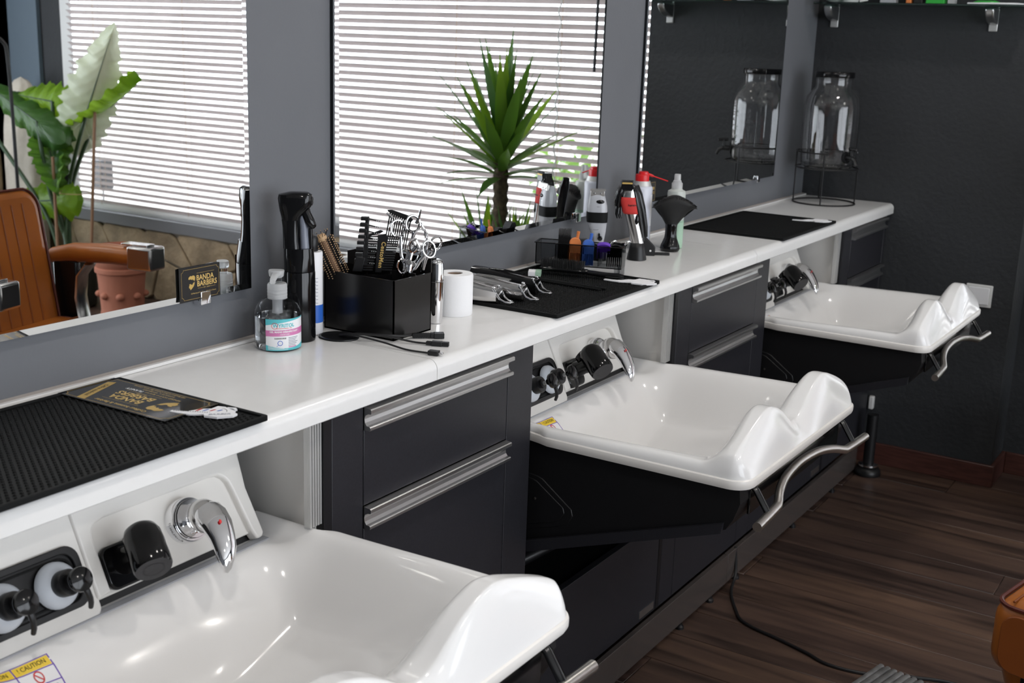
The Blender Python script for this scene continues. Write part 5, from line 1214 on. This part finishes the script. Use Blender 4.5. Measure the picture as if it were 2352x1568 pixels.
# ------------------------------------------------------------------ glass shelf, brackets, shelf things
SH = 1.5975
t = thing('glass_shelf', 'green-edged glass shelf on the dark end wall', 'shelf', (2.60, -.33, SH))
B().box(2.532, 2.690, -.672, -.004, SH, SH + .008).build('glass_pane', M['glass_green'], t, world=True, bev=.0005)
for y_ in (-.030, -.555):
    b = B(); pf = [(2.690, SH - .001), (2.600, SH - .001)] + [(2.690 - .090 * math.cos(a * PI / 16), SH - .001 - .050 * math.sin(a * PI / 16)) for a in range(1, 8)] + [(2.690, SH - .053)]
    b.prism(pf, y_ - .014, y_ + .014, PZ); br_ = b.build('shelf_bracket', M['alu'], t, world=True, bev=.006, seg=3)
    B().box(2.6855, 2.6915, y_ - .014, y_ + .014, SH - .072, SH - .001).build('wall_plate', M['alu_soft'], br_, world=True, bev=.005)
ZS = SH + .0082
def on(name, label, cat, x, y, rz=0): return thing(name, label, cat, (x, y, ZS), rz)
t = on('white_cup', 'white cup with a handle on the glass shelf end nearest the corner', 'cup', 2.610, -.105)
B().lathe([(.022, 0), (.025, .002), (.036, .03), (.041, .070), (.038, .070), (.033, .03), (.022, .006), (.001, .006)], 36, cap=False).build('bowl', M['porcelain'], t); B().tube([(.004, -.036, .05), (.004, -.058, .045), (.004, -.064, .028), (.004, -.054, .010), (.004, -.030, .006)], .004, 10).build('handle', M['porcelain'], t)
t = on('white_saucer', 'small white saucer beside the cup on the glass shelf', 'saucer', 2.640, -.045); B().lathe([(.018, 0), (.02, .002), (.035, .009), (.034, .011), (.001, .004)], 32).build('plate', M['porcelain'], t)
for nm, lb_, y_, w_, mt in (('grey_box', 'grey carton on the glass shelf past the cup', -.232, .052, M['greyplastic']), ('tan_bottle', 'slim tan bottle on the glass shelf', -.300, .018, M['orangep']), ('dark_bottle', 'dark square bottle beside the tan one on the glass shelf', -.330, .030, M['card']), ('green_bottle', 'bright green bottle in the middle of the glass shelf', -.385, .060, M['towel']), ('clear_cap_bottle', 'pale capped bottle beside the green bottle on the shelf', -.435, .022, M['frost'])):
    t = on(nm, lb_, 'bottle' if 'bottle' in nm else 'box', 2.615, y_)
    B().box(-.018, .018, -w_ / 2, w_ / 2, 0, .085).build('body', mt, t, bev=.003); B().lathe([(.008, .085), (.008, .105), (.006, .106)], 16).build('cap', M['black'] if mt != M['towel'] else M['frost'], t)
t = on('folded_towel', 'folded white and pink cloth on the glass shelf', 'cloth', 2.600, -.560); B().tube([(.03, .07, .004), (-.03, .065, .003), (-.045, 0, .003), (-.03, -.08, .0035), (.03, -.09, .004)], .003, 8, closed=True).build('cord_loop', M['label_white'], t); B().box(-.02, .02, -.06, .03, .0, .003).build('fold', M['paper'], t, bev=.001)
t = on('green_sachet', 'glossy green sachet on the cloth at the shelf end', 'sachet', 2.600, -.545); t.location.z += .0032; B().loft([(0, 0, 0, .03, .042, 3), (.006, 0, 0, .028, .038, 3), (.010, 0, 0, .018, .026, 3)], 24).build('pouch', M['towel'], t)

# ------------------------------------------------------------------ wall fittings
t = thing('wall_socket', 'white double wall socket on the dark end wall behind the far basin', 'socket', (2.692, -.617, .662)); B().box(-.010, -.0005, -.043, .043, -.038, .038).build('plate', M['trim'], t, bev=.003); B().box(-.0135, -.0101, -.034, .034, -.029, .029).build('rocker', M['label_white'], t, bev=.002)
t = thing('wall_plug', 'small white plug low on the dark end wall', 'plug', (2.692, -.300, .225)); B().box(-.022, -.0005, -.009, .009, -.024, .024).build('body', M['trim'], t, bev=.004)
t = thing('floor_stand_foot', 'black round stand foot with chrome collar by the far basin', 'stand', (2.555, -.345, 0)); B().lathe([(.045, 0), (.047, .004), (.045, .018), (.038, .026), (.02, .030)], 32).build('foot', M['black'], t); B().lathe([(.030, .031), (.034, .033), (.034, .039), (.02, .042)], 28).build('chrome_collar', M['chrome'], t); B().lathe([(.019, .043), (.019, .22)], 20).build('post', M['black_hous'], t)
# floor cable
pts = cabl('', [(1.445, -.2995, .10), (1.430, -.312, .03), (1.36, -.330, .006), (1.270, -.380, .004), (1.2106, -.430, .004), (1.175, -.545, .004), (1.150, -.62, .004), (1.126, -.679, .004), (1.135, -.765, .004), (1.185, -.865, .004), (1.215, -.96, .004), (1.20, -1.10, .004), (1.10, -1.3, .004)], .004)
t = thing('floor_cable', 'thin black cable snaking across the wooden floor to the footrest', 'cable', (1.2, -.6, 0)); B().tube(pts, .0042, 8).build('lead', M['cable'], t, world=True)

# ------------------------------------------------------------------ barber chair
ch = thing('barber_chair', 'cognac leather barber chair with chrome arm ends and ribbed footrest', 'chair', (.630, -1.418, 0), math.radians(-12))
def cushion(x0, x1, y0, y1, z0, z1, nm, mt, par=ch, bev=.035, Mx=I4): return B(Mx).box(x0, x1, y0, y1, z0, z1).build(nm, mt, par, bev=bev, seg=5)
seat = cushion(-.205, .262, -.27, .255, .43, .565, 'seat', M['leather'])
for k in range(9):
    y_ = -.18 + k * .05; B().tube([(-.195, y_, .5655), (.252, y_, .5655)], .0022, 6).build('seat_seam', M['leather_dark'], seat)
pc = [(x, y, .556) for x, y in rrect(-.200, .257, -.265, .250, .035)]
B().tube(pc, .004, 6, closed=True).build('piping', M['piping'], seat)
for sx in (-1, 1):
    s_ = B(Matrix(((0, 0, 1, 0), (1, 0, 0, 0), (0, 1, 0, 0), (0, 0, 0, 1)))).prism(rrect(-.245, .232, .442, .548, .03), .0285 + sx * .2345 - .003, .0285 + sx * .2345 + .003).build('seat_side', M['leather_dark'], ch, bev=.002)
    B(frame((.0285 + sx * .2375, .135, .485), (sx, 0, 0))).lathe([(.024, 0), (.024, .006), (.019, .010), (.001, .011)], 28).build('hub_disc', M['chrome_dark'], s_)
# back
MB = T(0, -.275, .52) @ RX(math.radians(9))
def bk(u, v):
    x = (u - .5) * .47; zz = v * .46; e = 1 - abs(2 * u - 1) ** 8; r = 1 - max(0, (v - .86) / .14) ** 2 * .0
    return (x, 0, zz)
bo = rrect(-.255, .262, -.03, .445, .07, 8)
back = B(MB @ Matrix(((1, 0, 0, 0), (0, 0, -1, 0), (0, 1, 0, 0), (0, 0, 0, 1)))).prism(bo, -.03, .07).build('backrest', M['leather'], ch, bev=.028, seg=4)
for k in range(9):
    x_ = -.18 + k * .045; B(MB).tube([(x_, .0305, .02), (x_, .0310, .40)], .0026, 6).build('back_seam', M['leather_dark'], back)
B(MB @ Matrix(((1, 0, 0, 0), (0, 0, -1, .022), (0, 1, 0, 0), (0, 0, 0, 1)))).tube([(x, y, 0) for x, y in rrect(-.253, .260, -.028, .443, .07, 8)], .0045, 6, closed=True).build('piping', M['piping'], back)
for sx in (-1, 1):
    arm = B().tube([(sx * .300, -.30, .742), (sx * .304, -.22, .758), (sx * .307, -.10, .765), (sx * .310, .0, .764)], [.030, .036, .037, .036], 18, flat=.85, up=(0, 0, 1)).build('armrest', M['leather'], ch)
    B().box(sx * .311 - .038, sx * .311 + .038, -.005, .085, .728, .800).build('arm_cap', M['chrome_dark'], arm, bev=.008, seg=3)
    B().box(sx * .311 - .020, sx * .311 + .020, -.035, .060, .7995, .806).build('ashtray_lid', M['chrome'], arm, bev=.002)
    pts_ = [(sx * .300, -.16, .730), (sx * .300, -.195, .69), (sx * .300, -.205, .62), (sx * .300, -.19, .53), (sx * .298, -.13, .45), (sx * .290, -.02, .415)]
    B().tube(pts_, .030, 12, flat=.25, up=(0, 1, 0)).build('side_frame', M['chrome_dark'], ch)
    B().box(sx * .290 - .012, sx * .290 + .012, -.29, -.20, .45, .735).build('side_upright', M['black_gloss'], ch, bev=.006)
lr = B(T(0, .285, .47) @ RX(math.radians(-18))).box(-.10, .18, -.06, .01, -.24, -.02).build('leg_rest', M['leather'], ch, bev=.025, seg=4)
fr = thing if False else None
fb = B(T(0, 0, 0)); fb.box(-.30, .175, .478, .623, .128, .147)
foot = fb.build('footrest', M['grey_metal'], ch, bev=.004)
for k in range(9): B().tube([(-.296, .489 + k * .0155, .148), (.173, .489 + k * .0155, .148)], .0062, 8, flat=.7).build('footrest_rib', M['grey_metal'], foot)
for sx in (-.15, .15): B().tube([(sx - .05, .05, .10), (sx - .05, .25, .105), (sx - .05, .50, .127)], .013, 10).build('footrest_arm', M['chrome_dark'], ch)
B().lathe([(.30, 0), (.31, .006), (.305, .022), (.12, .045), (.07, .052)], 56).build('base', M['chrome_dark'], ch); B().lathe([(.07, .05), (.06, .06), (.055, .24), (.075, .26), (.075, .40)], 36).build('column', M['chrome'], ch); B().box(-.18, .18, -.2, .2, .395, .432).build('seat_pan', M['black'], ch, bev=.01)

# ------------------------------------------------------------------ plants and things by the blinds
def blade_leaf(L, w, droop, fold=.25, n=10):
    b = B(); vs = []
    for i in range(n + 1):
        t_ = i / n; ww_ = w * (math.sin(PI * min(1, t_ * .9 + .12)) ** .7) * (1 - t_ ** 4) + .0008
        x = L * t_ - L * .12 * droop * t_ * t_; zz = -droop * L * t_ ** 2.2 * .55
        vs += [(x, -ww_, zz + ww_ * fold), (x, 0, zz), (x, ww_, zz + ww_ * fold)]
    b.add(vs, [(3 * i + j, 3 * i + 3 + j, 3 * i + 4 + j, 3 * i + 1 + j) for i in range(n) for j in (0, 1)], sm=True); return b
yx, yy = 2.45, -1.127
t = thing('yucca', 'potted yucca with a ringed trunk and spiky green crown', 'plant', (yx, yy, 0))
tr = B(); pr = [(.029 + .0035 * math.sin(i * 1.7) , .34 + i * .013) for i in range(50)]; tr.lathe(pr, 20); tr.build('trunk', M['trunk'], t)
protos = []
for L, w, dr, mt in ((.43, .025, .06, 'leaf'), (.36, .024, .16, 'leaf'), (.38, .023, .04, 'leaf2'), (.31, .022, .30, 'leaf')):
    protos.append((L, w, dr, mt, None))
made = {}
def put_leaf(parent, k, loc, az, el, s_, roll=0):
    if k not in made:
        L, w, dr, mt, _ = protos[k]; o = blade_leaf(L, w, dr).build('leaf', M[mt], parent); made[k] = o
    else: o = made[k].copy(); COL.objects.link(o); o.parent = parent
    o.location = loc; o.rotation_euler = (Matrix.Rotation(az, 3, 'Z') @ Matrix.Rotation(-el, 3, 'Y') @ Matrix.Rotation(roll, 3, 'X')).to_euler(); o.scale = (s_, s_, s_)
random.seed(11)
for i in range(56):
    f = i / 55; el = math.radians(87 - 84 * f ** 1.15 + random.uniform(-8, 8)); az = i * 2.39996 + random.uniform(-.2, .2)
    k = 2 if (i % 4 == 1 and f < .7) else (0 if f < .45 else (1 if f < .8 else 3))
    put_leaf(t, k, (.012 * math.cos(az), .012 * math.sin(az), 1.04 - .13 * f), az, el, random.uniform(.88, 1.08))
for (dx, dy, zz) in ((.05, -.10, .55), (-.03, .09, .54), (.03, .03, .50)):
    for i in range(11):
        el = math.radians(86 - 4 * i + random.uniform(-6, 6)); az = i * 2.4 + dx * 30
        put_leaf(t, 2 if i % 3 == 0 else 0, (dx + .01 * math.cos(az), dy + .01 * math.sin(az), zz), az, el, random.uniform(.62, .82))
    B().tube([(dx * .3, dy * .3, .30), (dx, dy, zz + .01)], .014, 8).build('side_shoot', M['trunk'], t)
B().lathe([(.13, 0), (.15, .01), (.185, .34), (.195, .345), (.195, .36), (.178, .36), (.170, .33), (.001, .33)], 40).build('pot', M['darkpot'], t)

# big leafed plant
ax_, ay_ = 2.50, -3.836
t = thing('elephant_ear_plant', 'tall potted plant with big wavy arrow-shaped leaves', 'plant', (ax_, ay_, 0))
B().lathe([(.11, 0), (.13, .01), (.155, .26), (.165, .265), (.165, .28), (.150, .28), (.143, .25), (.001, .25)], 36).build('pot', M['darkpot'], t)
def big_leaf(base, tipv, width, side, mt, wav=.010, back=.35):
    """base: petiole joint, tip; side: unit vector across the blade"""
    base = Vector(base); tipv = Vector(tipv); d = tipv - base; L = d.length; d.normalize(); s_ = Vector(side); s_ = (s_ - d * s_.dot(d)).normalized(); nn = d.cross(s_)
    def f(u, v):
        a = (v * (1 + back)) - back; c = 2 * u - 1
        if a >= 0: w = width * (1 - a ** 1.6) ** .8 * (1 + .10 * math.sin(a * 30) + .06 * math.sin(a * 71))
        else: w = width * (1 + .12 * math.sin(a * 44)) * math.sqrt(max(0, 1 - (a / back) ** 4)) * .95
        cut = abs(c) ** .5 if a < 0 else 1
        x = c * w / 2 * (1 + .03 * math.sin(v * 60)); aa = a if a >= 0 else a * (.25 + .75 * min(1, abs(c) * 1.6)) 
        h = -wav * 2.2 * c * c * 6 * .5 + wav * math.sin(v * 34) * abs(c) ** 1.5 + .022 * (1 - abs(c)) * 0 - .05 * L * a * a
        rib = .0035 * abs(math.sin((a + abs(c) * .35) * 24))
        return tuple(base + d * (aa * L) + s_ * x + nn * (h + rib))
    lf = B().grid(f, 22, 70).build('leaf', M[mt], t, world=True)
    B().tube([tuple(base + nn * .003 + d * (k * L / 8) - nn * (.05 * L * (k / 8) ** 2)) for k in range(8)], [.0045 - .0005 * k for k in range(8)], 6).build('midrib', M['stem'], lf, world=True)
    return lf
yv = lambda y: -y + .040
big_leaf((2.58, yv(3.78), 1.00), (2.56, yv(3.52), 1.425), .27, (.75, .60, -.25), 'leaf3', back=.55)
big_leaf((2.66, yv(3.80), .98), (2.72, yv(3.50), 1.17), .24, (.60, .50, .6), 'leaf2', back=.4)
big_leaf((2.55, yv(4.00), 1.05), (2.48, yv(4.25), 1.08), .20, (.2, .1, 1), 'leaf2', back=.3)
big_leaf((2.45, yv(4.00), .95), (2.42, yv(4.50), 1.18), .17, (.4, .2, .7), 'leaf', back=.35)
big_leaf((2.50, yv(3.98), .80), (2.44, yv(3.84), .58), .17, (.5, .7, .2), 'leaf', back=.35)
big_leaf((2.52, yv(3.94), .86), (2.48, yv(3.98), .62), .15, (.4, -.8, .1), 'leaf', back=.3)
big_leaf((2.48, yv(3.95), .55), (2.40, yv(4.42), .50), .20, (.2, .2, .9), 'leaf2', back=.3)
for e in (((2.58, yv(3.78), 1.00), (2.56, yv(3.92), .62)), ((2.66, yv(3.80), .98), (2.58, yv(3.93), .60)), ((2.55, yv(4.00), 1.05), (2.53, yv(3.98), .62)), ((2.45, yv(4.00), .95), (2.47, yv(3.96), .60)), ((2.42, yv(4.38), .92), (2.47, yv(4.02), .50))):
    B().tube(cabl('', [(2.50 + random.uniform(-.03, .03), ay_ + random.uniform(-.03, .03), .24), e[1], e[0]], .01), .011, 8).build('stalk', M['stem'], t, world=True)
B().tube([(.06, .10, .25), (.10, .14, 1.02)], .008, 8).build('support_stake', M['bamboo'], t); B().tube([(-.05, -.02, .25), (-.04, -.03, .78)], .008, 8).build('support_stake', M['bamboo'], t)
B().tube([(.075 * math.cos(a * .4) + .02, .09 * math.sin(a * .4) + .05, .60) for a in range(16)], .002, 5, closed=True).build('tie', M['wood'], t)
# terracotta pot
t = thing('terracotta_pot', 'relief-patterned terracotta pot on the floor beyond the barber chair', 'pot', (2.45, -3.372, 0))
B().lathe([(.085, 0), (.095, .01), (.100, .03), (.108, .04), (.104, .06), (.110, .16), (.118, .25), (.128, .255), (.128, .275), (.120, .28), (.130, .30), (.135, .37), (.125, .38), (.118, .36), (.001, .34)], 40).build('pot_body', M['terracotta'], t)
for a in range(8): B().sphere(.022, (.108 * math.cos(a * PI / 4), .108 * math.sin(a * PI / 4), .14), 8, sc=(1, 1, .8)).build('relief_boss', M['terracotta'], t)
# grey hose
t = thing('grey_hose', 'coiled grey hose on the floor beside the terracotta pot', 'hose', (2.62, -3.10, 0)); B().tube(cabl('', [(-.1, -.2, .014), (.0, -.05, .014), (.06, .05, .014), (.0, .12, .014), (-.06, .04, .014), (.02, -.06, .02), (.1, .0, .014), (.0, .3, .014), (-.15, .6, .014)], .01), .011, 8).build('hose', M['grey_metal'], t)
# floor lamp
t = thing('floor_lamp', 'thin black floor lamp with small curved head beside the plant', 'lamp', (2.12, -3.692, 0))
B().lathe([(.13, 0), (.13, .012), (.02, .02)], 32).build('base', M['black'], t)
B().tube(cabl('', [(0, 0, .015), (0, 0, .7), (.0, -.01, 1.25), (-.01, -.03, 1.355), (-.05, -.07, 1.375)], .01), .0085, 8).build('pole', M['black'], t)
B(T(-.085, -.10, 1.345) @ RX(.6) @ RY(-.5)).lathe([(.012, .035), (.025, .03), (.045, -.03), (.042, -.03), (.02, .025)], 20, cap=False).build('shade', M['steel'], t)
